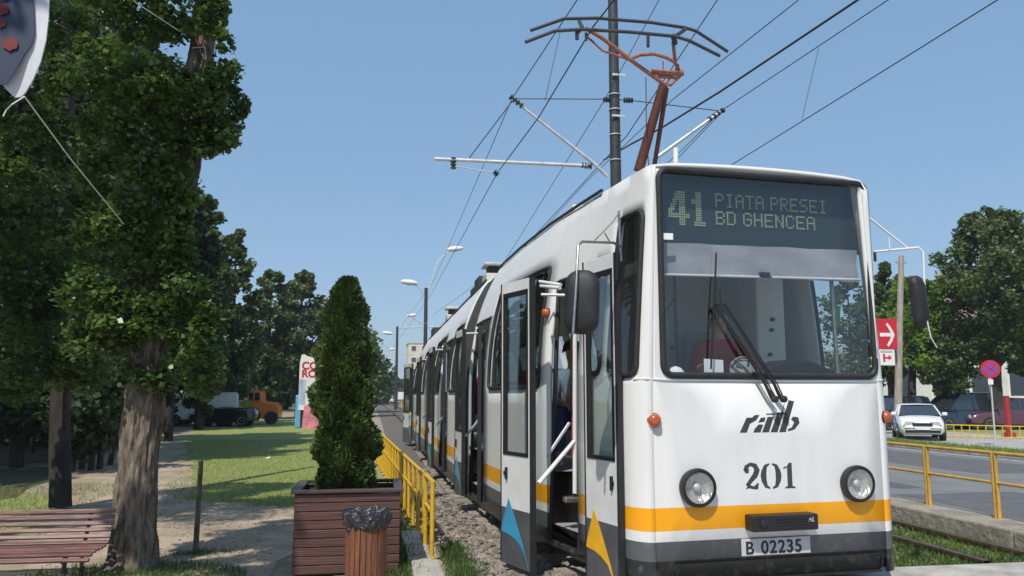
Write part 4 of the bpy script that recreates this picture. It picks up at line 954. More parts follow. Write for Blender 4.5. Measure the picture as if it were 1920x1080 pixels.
# ================================================================== RAILINGS
def railing(name, x, y0, n, L, zb, zt, m, label, group, mid=.55, gap=.05, pr=.022, xf=None):
    for k in range(n):
        ya = y0+k*(L+gap); yb = ya+L
        xa = x if xf is None else xf(ya); xb = x if xf is None else xf(yb)
        lab = label[k] if k < len(label)-1 else label[-1]
        t = root(name, (xa, ya, zb), lab, 'railing', group)
        pr2 = pr
        MB().tube([(xa, ya, zt), (xb, yb, zt)], pr2, 8).build('top_rail', m, t, smooth=50)
        MB().tube([(xa, ya, zb+(zt-zb)*mid), (xb, yb, zb+(zt-zb)*mid)], pr2*.85, 8).build('middle_rail', m, t, smooth=50)
        for (xx, yy) in ((xa, ya), (xb, yb)):
            MB().tube([(xx, yy, zb-.02), (xx, yy, zt)], pr2, 8).lathe((xx, yy, zb), UP, [(.045, 0), (.045, .012), (.03, .014)], 8).build('post', m, t, smooth=50)
railing('railing', 6.93, 5.95, 1, 1.10, .228, .965, 'yellow_old', ['yellow railing panel at the right edge of the photo on the low wall'], 'yellow railing panels on the low wall')
railing('railing', 6.93, 7.10, 1, 1.10, .228, .965, 'yellow_old', ['second yellow railing panel from the right on the low wall'], 'yellow railing panels on the low wall')
railing('railing', 6.93, 8.25, 1, 1.10, .228, .965, 'yellow_old', ['yellow railing panel between the two visible double posts'], 'yellow railing panels on the low wall')
railing('railing', 6.93, 9.40, 1, 2.2, .228, .965, 'yellow_old', ['yellow railing panel next to the white tram body'], 'yellow railing panels on the low wall')
railing('railing', 6.93, 11.65, 26, 2.4, .228, .965, 'yellow_old', ['yellow railing panel farther along the low wall behind the tram'], 'yellow railing panels on the low wall')
LX = lambda y: float(np.interp(y, [8, 22, 40], [.585, -.02, -.3]))
railing('handrail', 0, 8.15, 1, .62, .03, .765, 'yellow_paint', ['nearest yellow handrail panel beside the tram, its end post in the kerb'], 'yellow handrail panels beside the track', mid=.6, pr=.024, xf=LX)
lab = ['second yellow handrail panel from the near end', 'third yellow handrail panel from the near end', 'fourth yellow handrail panel from the near end', 'fifth yellow handrail panel beside the thuja', 'sixth yellow handrail panel beside the thuja', 'yellow handrail panel at the far end of the row']
railing('handrail', 0, 8.95, 21, .60, .03, .765, 'yellow_paint', lab, 'yellow handrail panels beside the track', mid=.6, pr=.022, xf=LX)
# far yellow railing beside the distant tracks
railing('railing', 0, 38, 16, 3.8, .03, .95, 'yellow_old', ['distant yellow railing panel beyond the tram end'], 'yellow railings far down the line', xf=lambda y: 3.3+(y-38)*-.006, pr=.04)

# ================================================================== PLANTER, THUJA, LITTER BIN, BENCH, STAKE
pt = root('planter_box', (-.22, 7.95, 0), 'large square brown planter of horizontal boards holding the thuja', 'planter')
x0, x1, y0, y1, zt = -.70, .245, 7.62, 8.50, .765
mb = MB(); rr = random.Random(3)
for k in range(9):
    za = .03+k*.078; j = rr.uniform(-.004, .004)
    mb.boxb(x0, x1, y0+j, y0+.03+j, za, za+.071); mb.boxb(x0, x1, y1-.03, y1, za, za+.071); mb.boxb(x0-.001, x0+.03, y0+.03, y1-.03, za, za+.071); mb.boxb(x1-.03, x1+.001, y0+.03, y1-.03, za, za+.071)
mb.build('boards', 'brown_board', pt, bevel=.005)
MB().boxb(x0+.02, x1-.02, y0+.02, y1-.02, .02, .69).build('soil', 'soil', pt)
mb = MB(); w_ = .055
mb.boxb(x0-.03, x1+.03, y0-.03, y0+w_, zt-.03, zt); mb.boxb(x0-.03, x1+.03, y1-w_, y1+.03, zt-.03, zt); mb.boxb(x0-.03, x0+w_, y0+w_, y1-w_, zt-.03, zt); mb.boxb(x1-w_, x1+.03, y0+w_, y1-w_, zt-.03, zt)
mb.build('rim', 'brown_trim', pt, bevel=.006)
th = root('thuja_tree', (-.20, 8.02, .69), 'dense upright thuja column growing in the brown planter', 'tree')
tb = V(-.20, 8.02, .69)
MB().tube([tb, tb+V(.03, 0, 1.0), tb+V(.0, 0, 2.0)], [.045, .03, .012], 8).build('trunk', 'bark_dark', th)
prof_z = [0, .12, .45, .8, 1.12, 1.38, 1.60, 1.80, 1.95, 2.06]
prof_r = [.18, .235, .25, .235, .235, .215, .17, .14, .10, .03]
prof_x = [-.05, -.06, -.07, -.09, -.11, -.12, -.12, -.11, -.10, -.08]
N = 48000; zz = RNG.uniform(0, 1, N)**.95*2.05; r_ = np.interp(zz, prof_z, prof_r); ang = RNG.uniform(0, 2*math.pi, N)
lump = 1+.13*np.sin(ang*3+zz*5.1)+.13*np.sin(ang*5-zz*9.3)+.13*np.sin(ang*2+zz*15+1)+.08*np.sin(ang*7+zz*24)
rad = r_*lump*np.clip(1-np.abs(RNG.normal(0, .16, N)), .15, 1.08)
pts = np.stack([tb.x+np.interp(zz, prof_z, prof_x)+rad*np.cos(ang), tb.y+rad*np.sin(ang), tb.z+zz], 1)
dr = np.stack([np.cos(ang)*.8, np.sin(ang)*.8, np.full(N, .75)], 1)
leaf_mesh('foliage', 'thuja_leaf', pts, .048, th, shape='spray', dirs=dr, jitter=.42, up=0)

bn = root('litter_bin', (-.045, 6.62, 0), 'round litter bin of upright wooden slats with a black bag over its rim', 'litter bin')
bc = V(-.045, 6.62, 0); mb = MB()
for k in range(22):
    a = 2*math.pi*k/22; d = V(math.cos(a), math.sin(a), 0); t_ = UP.cross(d)
    p0 = bc+d*.148+UP*.20; p1 = bc+d*.160+UP*.60
    mb.box((p0+p1)/2, (.040, .014, .42+rr.uniform(-.01, .01)), t_, d)
mb.build('slats', 'wood_orange', bn, bevel=.003)
mb = MB()
for z in (.26, .52): mb.tube([bc+V(.142*math.cos(k*.314), .142*math.sin(k*.314), z) for k in range(20)], .008, 6, closed=True)
mb.lathe(bc+UP*.2, UP, [(.14, 0), (.14, .012)], 20); mb.build('hoop', 'cast_iron', bn)
for a in (.8, 2.4, 3.9, 5.5): MB().tube([bc+V(.12*math.cos(a), .12*math.sin(a), 0), bc+V(.12*math.cos(a), .12*math.sin(a), .24)], .016, 6).build('leg', 'wood_orange', bn)
P = []
for i in range(12):
    t = i/11; row = []
    for k in range(64):
        a = 2*math.pi*k/64
        if i < 8: r0 = .172+.012*math.sin(t*4); z = .590+.115*(i/7)
        else: r0 = .172-.03*(i-7); z = .712+.006*math.sin(i)-.02*(i-8)
        r0 += .009*math.sin(a*9+i*.6)+.006*math.sin(a*17-i*1.1)+.006*rr.uniform(-1, 1); z += .012*math.sin(a*6+1)+.008*math.sin(a*13)+.004*rr.uniform(-1, 1)
        row.append(bc+V(r0*math.cos(a), r0*math.sin(a), z))
    P.append(row+[row[0]])
MB().grid(P).build('bin_bag', 'bin_bag', bn, smooth=40)

# bench: slatted seat and back on curved iron frames, right end by the tree
be = root('park_bench', (-3.2, 8.0, 0), 'red brown slatted park bench left of the big tree', 'bench')
bA = V(-2.31, 7.92, 0); bdir = V(-1, .03, 0).normalized(); bn_ = V(.03, 1, 0).normalized()
prof = [(-.50, .30), (-.44, .335), (-.36, .35), (-.28, .352), (-.20, .35), (-.12, .355), (-.05, .375), (-.01, .43), (.015, .49), (.04, .55), (.06, .61), (.075, .665)]
mb = MB(); P = []
prof = [(d, z*.88-.012) for d, z in prof]
for k, (d, z) in enumerate(prof):
    a = bA+bn_*d+UP*z; nx = prof[min(k+1, 11)]; pv = prof[max(k-1, 0)]; tg = (bn_*(nx[0]-pv[0])+UP*(nx[1]-pv[1])).normalized()
    mb.box(a+bdir*1.0, (2.0, .038, .024), bdir, tg if k < 7 else tg)
mb.build('slats', 'bench_wood', be, bevel=.006)
for s in (.22, 1.72):
    mb = MB(); mb.tube([bA+bdir*s+bn_*(d+.02)+UP*(z-.022) for d, z in prof], .018, 6); mb.build('iron_frame', 'cast_iron', be, smooth=50)
    for q in ((-.42, .28), (-.06, .30)): MB().tube([bA+bdir*s+bn_*q[0]+UP*q[1], bA+bdir*s+bn_*(q[0]+(.03 if q[0] > -.2 else -.03))], .018, 6).build('leg', 'cast_iron', be)
st = MB().tube([V(-1.80, 9.0, 0), V(-1.795, 9.0, .45), V(-1.79, 9.0, .93)], [.030, .027, .024], 8); o = st.build('wooden_stake', 'bark', loc=(-1.8, 9, 0), smooth=50)
tag(o, 'thin weathered wooden stake standing in the dirt path', 'stake')

# ================================================================== TREES
def trunk_mesh(path, radii, m, parent, name='trunk', n=18, knob=.12, seed=1, furrow=0):
    rg = random.Random(seed); mb = MB(); pts = []; rs = []
    for i in range(len(path)-1):
        a, b = Vector(path[i]), Vector(path[i+1]); k = max(2, int((b-a).length/(.035 if furrow else .12)))
        for j in range(k): pts.append(a.lerp(b, j/k)); rs.append(radii[i]+(radii[i+1]-radii[i])*j/k)
    pts.append(Vector(path[-1])); rs.append(radii[-1]); base = len(mb.v)
    for i, p in enumerate(pts):
        for k in range(n):
            a = 2*math.pi*k/n; r = rs[i]*(1+knob*math.sin(a*5+i*.13)+knob*.7*math.sin(a*9-i*.21+1)+(rg.uniform(-.025, .025) if not furrow else 0))
            if furrow:
                q = Vector((math.cos(a)*5.2, math.sin(a)*5.2, p.z*2.6)); q2 = Vector((math.cos(a)*9, math.sin(a)*9, p.z*6)); r *= 1+furrow*(1-3.2*abs(mnoise.noise(q)))+furrow*.5*mnoise.noise(q2)
            mb.v.append((p.x+r*math.cos(a), p.y+r*math.sin(a), p.z))
    for i in range(len(pts)-1):
        for k in range(n): mb.f.append((i*n+k, i*n+(k+1) % n, (i+1)*n+(k+1) % n, (i+1)*n+k)); mb.m.append(0)
    return mb.build(name, m, parent, smooth=70)
# the big poplar by the bench
T = root('poplar_tree', (-2.12, 8.25, 0), 'thick furrowed poplar trunk leaning right with leafy tufts, beside the bench', 'tree')
tp = lambda x, y, Y=8.25: at(x, y, Y)
trunk_mesh([tp(240, 1100), tp(249, 1040), tp(254, 960), tp(260, 850), tp(272, 740), tp(292, 600), tp(318, 450), tp(345, 300), tp(366, 180), tp(378, 90), tp(388, 0), tp(398, -160), tp(405, -400)],
           [.27, .195, .172, .165, .165, .16, .162, .150, .130, .110, .105, .10, .09], 'bark', T, n=80, knob=.05, furrow=.11)
for a, b, r in (((330, 380), (428, 180), .03), ((300, 560), (180, 470), .035), ((290, 600), (400, 500), .025), ((350, 250), (240, 120), .035), ((280, 700), (330, 610), .02)):
    MB().tube([tp(*a), tp((a[0]+b[0])/2, (a[1]+b[1])/2-10, 8.1), tp(*b, 7.95)], [r, r*.7, r*.3], 8).build('branch', 'bark_dark', T)
# two roots flaring at the foot
cl = []
def cluster(px, py, rx, ry, n, Y=8.0, k=10, cr=.42):
    c = tp(px, py, Y); s = Y*1.04/FPX; cl.append(blob((c.x, c.y, c.z), (rx*s, max(rx, ry)*s*.8, ry*s), int(n*2.0), k+4, cr))
for a in ((300, 150, 80, 60, 900), (345, 200, 110, 80, 2000), (400, 190, 60, 80, 1000), (425, 150, 40, 40, 350), (405, 265, 50, 38, 600), (290, 270, 80, 55, 900), (250, 200, 55, 60, 500),
          (245, 390, 50, 70, 500), (255, 470, 60, 50, 550), (330, 550, 95, 60, 1100), (370, 600, 60, 60, 600), (240, 600, 100, 60, 1000), (190, 640, 60, 40, 450), (300, 680, 80, 60, 600), (370, 690, 50, 60, 450),
          (400, 30, 34, 60, 350), (330, 30, 60, 60, 700), (270, 40, 60, 50, 500), (300, -60, 110, 60, 900), (300, 330, 60, 60, 800), (330, 400, 50, 60, 700), (310, 470, 50, 50, 700), (200, 330, 60, 60, 600), (200, 420, 60, 60, 500), (160, 560, 60, 60, 600), (180, 130, 70, 60, 600), (200, 230, 60, 50, 500), (220, -20, 80, 50, 500), (420, 80, 20, 30, 90)):
    cluster(*a, Y=7.85+random.uniform(-.15, .25), k=9)
cl.append(blob((-3.3, 8.4, 7.2), (1.5, 1.6, 1.0), 5000, 12, .36)); cl.append(blob((-4.4, 8.2, 6.6), (1.3, 1.5, 1.0), 3500, 9, .4))  # crown clumps above the frame, added to shade trunk and lower leaves
leaf_mesh('crown', 'poplar_leaf', np.concatenate(cl), .046, T, up=.9, jitter=.5)
# second poplar to the left, dark trunk
cl = []
T2 = root('poplar_tree', (-5.0, 12.6, 0), 'dark poplar trunk at the far left behind the bench with leafy boughs', 'tree')
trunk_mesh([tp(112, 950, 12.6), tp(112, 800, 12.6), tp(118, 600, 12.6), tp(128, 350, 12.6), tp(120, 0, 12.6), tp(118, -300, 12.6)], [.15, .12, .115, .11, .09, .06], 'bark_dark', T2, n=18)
for a in ((60, 510, 90, 90, 1300), (20, 420, 70, 60, 700), (90, 250, 60, 60, 500), (60, 330, 90, 60, 700), (150, 300, 60, 60, 500), (30, 600, 70, 60, 800), (60, 690, 80, 45, 700), (160, 690, 60, 40, 500), (10, 720, 60, 40, 400), (110, 560, 60, 50, 600), (110, 180, 60, 60, 600), (170, 400, 60, 60, 600), (10, 300, 50, 60, 500), (130, 470, 70, 60, 600), (100, 640, 80, 40, 500), (210, 520, 60, 60, 400), (40, 210, 60, 60, 450), (130, 90, 80, 90, 800), (30, 100, 60, 90, 600), (60, -60, 120, 70, 900)):
    cluster(*a, Y=11+random.uniform(-.8, .8), k=9)
leaf_mesh('crown', 'poplar_leaf', np.concatenate(cl), .058, T2, up=.9, jitter=.5)
# dense trees behind
def tree(px, pyb, Y, pytop, halfw, label, lm='far_leaf', n=5000, size=.22, tr=.16, group=None, crown_from=.22, kind='round', clumps=26, trm='bark_dark', bend=0, name='tree', depth=1.0):
    b = gz(px, pyb) if Y is None else at(px, 740, Y); b.z = 0; Y = b.y
    s = math.hypot(b.x, b.y)*.99/FPX; top = at(px, pytop, Y).z; t = root(name, (b.x, b.y, 0), label, 'tree', group)
    trunk_mesh([b, b+V(bend*.3, 0, top*.25), b+V(bend, 0, top*.55), b+V(bend*.9, 0, top*.88)], [tr, tr*.8, tr*.55, tr*.15], trm, t, n=10, knob=.06)
    for k in range(5):
        a = random.uniform(0, 6.28); z0 = top*random.uniform(.25, .55); q = b+V(bend*.6, 0, z0); e = q+V(math.cos(a)*halfw*s*.7, math.sin(a)*halfw*s*.7, top*.18)
        MB().tube([q, q.lerp(e, .5)+UP*.1, e], [tr*.4, tr*.28, tr*.1], 6).build('limb', trm, t)
    W = halfw*s; z0 = top*crown_from; C = []; cc = []
    for k in range(clumps):
        f = (k+.5)/clumps; z = z0+(top-z0)*f
        if kind == 'poplar': rad = W*(math.sin(math.pi*min(1, f*.92+.08))**.55)*(1-.25*f)
        else: rad = W*math.sin(math.pi*(f*.86+.1))**.6
        a = k*2.4+random.uniform(-.4, .4); rr_ = rad*random.uniform(.35, .80)
        if k == clumps-1: rr_ = 0
        r_c = max(.26*W, rad*.52)*random.uniform(.75, 1.2)
        p = (b.x+bend*.8+rr_*math.cos(a), b.y+rr_*math.sin(a)*depth, min(z, top-r_c*.6)); C.append(blob(p, (r_c, r_c, r_c*.85), n//clumps, 9, .5))
    leaf_mesh('crown', lm, np.concatenate(C), size, t, shape='rhomb', up=.6, jitter=.3); return t
TG = 'trees of the park behind the lawn'
tree(375, 800, 40, 365, 58, 'tall narrow poplar rising just right of the leaning trunk', 'far_leaf', 14000, .20, .22, TG, .06, 'poplar', 30)
tree(430, 800, 44, 432, 60, 'poplar with a rounded top left of the orange truck', 'far_leaf', 13000, .21, .22, TG, .16, 'poplar', 28)
tree(500, 800, 56, 508, 56, 'bluish green park tree above the orange truck', 'far_leaf', 12000, .25, .25, TG, .10, 'round', 28)
tree(560, 800, 58, 510, 60, 'broad park tree behind the red and white banner', 'far_leaf', 13000, .25, .25, TG, .06, 'round', 28)
tree(640, 800, 60, 560, 60, 'park tree hidden behind the thuja', 'far_leaf', 10000, .26, .25, TG, .06, 'round', 26)
tree(680, 800, 75, 628, 42, 'park tree showing right of the thuja beside the tracks', 'far_leaf', 10000, .28, .25, TG, .04, 'round', 26)
tree(712, 770, 130, 690, 26, 'small distant tree by the line masts', 'far_leaf', 3600, .45, .3, TG, .04, 'round', 14)
tree(735, 770, 160, 703, 22, 'small distant tree left of the tram end', 'far_leaf', 3600, .5, .3, TG, .04, 'round', 14)
tree(760, 770, 170, 712, 24, 'distant tree behind the last open tram door', 'far_leaf', 3600, .5, .3, TG, .04, 'round', 14)
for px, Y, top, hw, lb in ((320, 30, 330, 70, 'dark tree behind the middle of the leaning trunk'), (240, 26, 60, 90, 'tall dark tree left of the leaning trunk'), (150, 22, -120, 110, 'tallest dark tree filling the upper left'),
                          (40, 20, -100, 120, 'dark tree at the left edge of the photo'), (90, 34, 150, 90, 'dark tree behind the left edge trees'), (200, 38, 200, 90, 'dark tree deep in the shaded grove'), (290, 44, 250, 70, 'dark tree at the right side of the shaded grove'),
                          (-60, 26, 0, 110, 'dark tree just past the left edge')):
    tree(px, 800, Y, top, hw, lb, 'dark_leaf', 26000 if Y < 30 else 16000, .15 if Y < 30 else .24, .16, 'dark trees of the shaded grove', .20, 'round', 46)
# shade canopy: the crown of the big poplar above the frame, and an unseen tree added at the left to cast shade
def ugrowth(name, spots, n, size, m, label):
    C = [blob((x, y, z), (r, r, h), n//len(spots), 10, .45) for x, y, z, r, h in spots]; o = leaf_mesh(name, m, np.concatenate(C), size, shape='rhomb', up=.4); tag(o, label, name.replace('_', ' '), kind='stuff')
sp_ = []
for i in range(52):
    px = random.uniform(-140, 322); Y = random.uniform(27, 55); q = at(px, 740, Y); sp_.append((q.x, Y, 1.3, 1.8, 1.7))
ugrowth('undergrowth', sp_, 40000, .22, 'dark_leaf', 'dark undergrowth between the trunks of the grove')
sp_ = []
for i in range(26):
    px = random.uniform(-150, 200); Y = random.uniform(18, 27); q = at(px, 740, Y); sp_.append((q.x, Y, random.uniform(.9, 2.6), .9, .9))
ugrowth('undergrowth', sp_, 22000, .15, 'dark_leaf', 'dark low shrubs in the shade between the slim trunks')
sp_ = []
for i in range(46):
    px = -200+i*19.5; Y = random.uniform(72, 95); q = at(px, 740, Y); h = random.uniform(3.0, 4.6); sp_.append((q.x, Y, h, 3.4, h))
ugrowth('woodland', sp_, 60000, .42, 'far_leaf', 'dark distant woodland closing the park behind the trees')
T0 = root('poplar_tree', (-6.4, 2.4, 0), 'unseen tree added outside the left edge to shade the path and grove', 'tree')  # unseen tree, its crown placed to throw dappled shade on the path
trunk_mesh([V(-6.4, 2.4, 0), V(-6.5, 2.6, 4), V(-7.0, 4.6, 8.5)], [.22, .18, .1], 'bark_dark', T0)
leaf_mesh('crown', 'poplar_leaf', np.concatenate([blob((-9.0, 5.0, 8.5), (2.4, 2.6, 1.8), 7000, 16, .36), blob((-6.6, 7.0, 8.8), (1.6, 1.6, 1.2), 4000, 10, .4), blob((-3.3, 5.3, 7.8), (1.3, .8, .6), 1500, 8, .36), blob((-4.1, 3.0, 8.2), (1.2, .7, .5), 1500, 8, .36), blob((-5.2, 7.6, 8.4), (1.6, .8, .7), 2200, 9, .36)]), .11, T0, up=.9)
for i, (x, y) in enumerate(((-13, 10), (-17, 15), (-11, 17), (-15, 22), (-20, 9))):  # unseen trees added to keep the grove floor in shade
    tt = root('shade_tree', (x, y, 0), 'unseen dark tree added outside the left edge to shade the grove', 'tree', 'added shade trees outside the left edge')
    trunk_mesh([V(x, y, 0), V(x+.3, y, 5), V(x, y, 10)], [.22, .17, .1], 'bark_dark', tt); leaf_mesh('crown', 'dark_leaf', blob((x, y, 9.5), (3.4, 3.4, 4.2), 9000, 22, .4), .26, tt, shape='rhomb')
# slim dark trunks of young trees in the grove
gl = ['leftmost slim dark trunk in the grove', 'second slim dark trunk in the grove', 'slim dark trunk in the grove beside the thick one', 'slim leaning trunk in the middle of the grove', 'slim dark trunk left of the big poplar', 'slim trunk close to the big poplar', 'slim trunk touching the outline of the big poplar']
for i, (px, pb, lean) in enumerate(((25, 860, .1), (60, 850, -.1), (135, 884, -.1), (152, 880, .2), (170, 882, 0), (186, 880, .1), (206, 872, .5))):
    b = gz(px, pb); t = root('slim_tree', (b.x, b.y, 0), gl[i], 'tree', 'slim trunks of the grove'); top = b+V(lean, 0, 5.5)
    trunk_mesh([b, b.lerp(top, .5)+V(.05, 0, 0), top], [.065, .055, .04], 'bark_dark', t, n=10)
    leaf_mesh('crown', 'dark_leaf', blob(tuple(top+V(0, 0, 1.0)), (1.2, 1.2, 2.0), 1500, 12), .12, t, shape='rhomb')
# right side trees beyond the road
RG = 'street trees beyond the road'
tree(1600, 800, 42, 520, 60, 'tree hidden behind the tram front, glimpsed through its side window', 'far_leaf', 6000, .22, .2, RG, .1, 'round', 22)
tree(1672, 800, 40, 498, 42, 'dark tree behind the red and white arrow sign', 'far_leaf', 10000, .20, .2, RG, .25, 'round', 22)
tree(1708, 790, 36, 522, 56, 'tree with a dark leaning trunk behind the white car', 'light_leaf', 10000, .17, .24, RG, .34, 'round', 24, bend=.3)
tree(1772, 792, 35, 525, 62, 'bright green tree right of the mirror', 'light_leaf', 11000, .17, .2, RG, .30, 'round', 24)
tree(1868, 792, 33, 395, 88, 'tallest dark tree at the right side with a forked crown', 'far_leaf', 19000, .19, .3, RG, .30, 'round', 34, bend=.2)
tree(1785, 790, 34, 600, 44, 'low dark tree whose short thick trunk stands right of the white car', 'far_leaf', 6800, .17, .30, RG, .32, 'round', 18)
tree(1935, 792, 36, 430, 60, 'tree cut by the right edge of the photo', 'far_leaf', 11000, .2, .25, RG, .25, 'round', 24)
for px, Y, top, hw in ((1650, 75, 640, 50), (1740, 85, 640, 60), (1850, 90, 650, 60), (1960, 80, 620, 60)):
    tree(px, 770, Y, top, hw, {1650: 'far tree glimpsed left behind the arrow sign', 1740: 'far tree behind the white building', 1850: 'far tree behind the parked dark cars', 1960: 'far tree past the right edge'}[px], 'far_leaf', 5000, .4, .3, RG, .05, 'round', 16)

# ================================================================== SIGNS
sp = gz(1682, 800); spY = 29.0; s0 = at(1682, 800, spY)
t = root('utility_pole', (s0.x, spY, 0), 'pale wooden utility pole behind the arrow sign', 'pole')
MB().tube([V(s0.x, spY, 0), at(1686, 640, spY), at(1690, 480, spY)], [.16, .13, .10], 12).build('pole', 'wood_pole', t, smooth=60)
MB().box(at(1690, 492, spY), (.5, .06, .06)).build('crossbar', 'wood_pole', t)
sY = 28.6
t = root('arrow_sign', tuple(at(1663, 690, sY)), 'sign with a white arrow on red above a white panel, on the utility pole', 'sign')
a = at(1646, 654, sY); b = at(1680, 598, sY); Wd = b.x-a.x; Hd = b.z-a.z
mb = MB().boxb(a.x, b.x, sY, sY+.06, a.z, b.z).build('red_panel', 'sign_red', t, bevel=.01)
mb = MB(); q = V(a.x, sY-.004, a.z)
mb.prism([(.14*Wd, .41*Hd), (.70*Wd, .41*Hd), (.70*Wd, .53*Hd), (.14*Wd, .53*Hd)], q, V(1, 0, 0), UP, .003)
mb.prism([(p[0]*Wd, p[1]*Hd) for p in thick([(.50, .84), (.68, .66), (.80, .47), (.68, .28), (.50, .10)], [.09, .12, .15, .12, .09])], q, V(1, 0, 0), UP, .003); mb.build('arrow', 'sign_white', t)
a2 = at(1648, 685, sY); b2 = at(1677, 655, sY); mbx = MB().boxb(a2.x, b2.x, sY, sY+.06, a2.z, b2.z-.01).build('white_panel', 'sign_white', t, bevel=.01)
mb = MB(); q = V(a2.x, sY-.004, a2.z); w_, h_ = b2.x-a2.x, b2.z-a2.z
a3 = [(.28, .22), (.40, .22), (.40, .72), (.28, .72)]; a4 = [(.40, .42), (.60, .42), (.60, .52), (.40, .52)]; a5 = [(.60, .30), (.72, .42), (.84, .40), (.74, .50), (.80, .62), (.68, .56), (.60, .66)]
for p_ in (a3, a4, a5): mb.prism([(x*w_, y*h_) for x, y in p_], q, V(1, 0, 0), UP, .003)
mb.build('emblem', 'sign_red', t)
mb = MB()
for zz_ in (.80, .88): mb.prism([(.12*w_, zz_*h_), (.88*w_, zz_*h_), (.88*w_, (zz_+.035)*h_), (.12*w_, (zz_+.035)*h_)], q, V(1, 0, 0), UP, .003)
mb.build('small_print', 'interior_grey', t)
nY = 22.2; c = at(1857, 692, nY); t = root('no_stopping_sign', (c.x, nY, 0), 'round no stopping sign, red ring on violet blue, on a thin post', 'sign')
fd = V(-.5, -.866, 0).normalized()
MB().lathe(c, fd, [(.27, -.01), (.275, 0), (.27, .01)], 36).build('disc', 'sign_red', t, smooth=40)
MB().lathe(c, fd, [(.20, .011), (.20, .014)], 32).build('blue_field', 'sign_blue', t)
sx = fd.cross(UP).normalized(); mb = MB()
for s_ in (1, -1): mb.box(c+fd*.016, (.40, .006, .045), (sx+UP*s_).normalized(), (sx*-s_+UP).normalized().cross((sx+UP*s_).normalized()))
mb.build('cross', 'sign_red', t)
MB().tube([V(c.x, nY+.03, 0), c+V(0, .03, .2)], .028, 8).build('post', 'galvanised', t, smooth=50)
MB().box(at(1857, 716, nY)+fd*.03, (.14, .01, .16), sx).build('plate', 'sign_white', t)
rY = 27; r0 = at(1886, 740, rY); t = root('red_post', (r0.x, rY, 0), 'thick red post standing at the pavement in front of the parked cars', 'post')
mb = MB().boxb(r0.x-.08, r0.x+.08, rY-.08, rY+.08, 0, at(1886, 742, rY).z).build('post', 'post_red', t, bevel=.02)
MB().boxb(r0.x-.17, r0.x+.17, rY-.17, rY+.17, .0, .22).build('foot', 'post_red', t, bevel=.02)
# low yellow fence in the far lawn
fa, fb = gz(1775, 822), gz(1930, 827); t = root('low_fence', tuple(fa), 'low yellow fence round the grass in front of the dark cars', 'fence')
for zz_ in (.50, .10): MB().tube([fa+UP*zz_, fb+UP*zz_], .022, 6).build('rail', 'yellow_paint', t)
for k in range(11): q = fa.lerp(fb, k/10); MB().tube([q, q+UP*.5], .02, 6).build('post', 'yellow_paint', t)

# banner by the lawn
bY = 40.0; a = at(558, 800, bY); b = at(592, 664, bY); t = root('advertising_banner', (a.x, bY, 0), 'tall white and red advertising banner half hidden by the thuja', 'banner')
Wb, Hb = b.x-a.x, b.z; 
MB().prism([(0, .25*Hb), (0, .88*Hb), (.10*Wb, .985*Hb), (.25*Wb, Hb), (.5*Wb, .97*Hb), (1.3*Wb, .94*Hb), (1.3*Wb, .25*Hb)], V(a.x, bY, 0), V(1, 0, 0), UP, -.05).build('panel', 'sign_white', t)
MB().prism([(.25*Wb, 0), (.38*Wb, .31*Hb), (1.3*Wb, .31*Hb), (1.3*Wb, 0)], V(a.x, bY-.01, 0), V(1, 0, 0), UP, -.06).build('pink_panel', 'print_pink', t)
MB().prism([(.02*Wb, .32*Hb), (.02*Wb, .66*Hb), (.42*Wb, .66*Hb), (.42*Wb, .32*Hb)], V(a.x, bY-.004, 0), V(1, 0, 0), UP, .003).build('blue_print', 'print_pale_blue', t)
MB().prism([(.44*Wb, .32*Hb), (.44*Wb, .66*Hb), (1.2*Wb, .66*Hb), (1.2*Wb, .32*Hb)], V(a.x, bY-.004, 0), V(1, 0, 0), UP, .003).build('picture', 'interior_cream', t)
text_mesh('CO', .50, (a.x+.10, bY-.012, at(560, 692, bY).z), (1, 0, 0), UP, 'sign_red', 'lettering', t, bold=.015)
text_mesh('RO', .50, (a.x+.10, bY-.012, at(560, 707, bY).z), (1, 0, 0), UP, 'sign_red', 'lettering', t, bold=.015)
q = at(557, 800, 41); t = root('portable_cabin', (q.x, 41, 0), 'narrow light blue cabin at the left side of the banner', 'cabin')
MB().boxb(q.x-.12, q.x+.30, 41, 41.6, 0, 1.6).build('body', 'sky_blue', t, bevel=.06); MB().boxb(q.x+.14, q.x+.36, 40.95, 40.99, .05, 1.3).build('door', 'near_black', t)

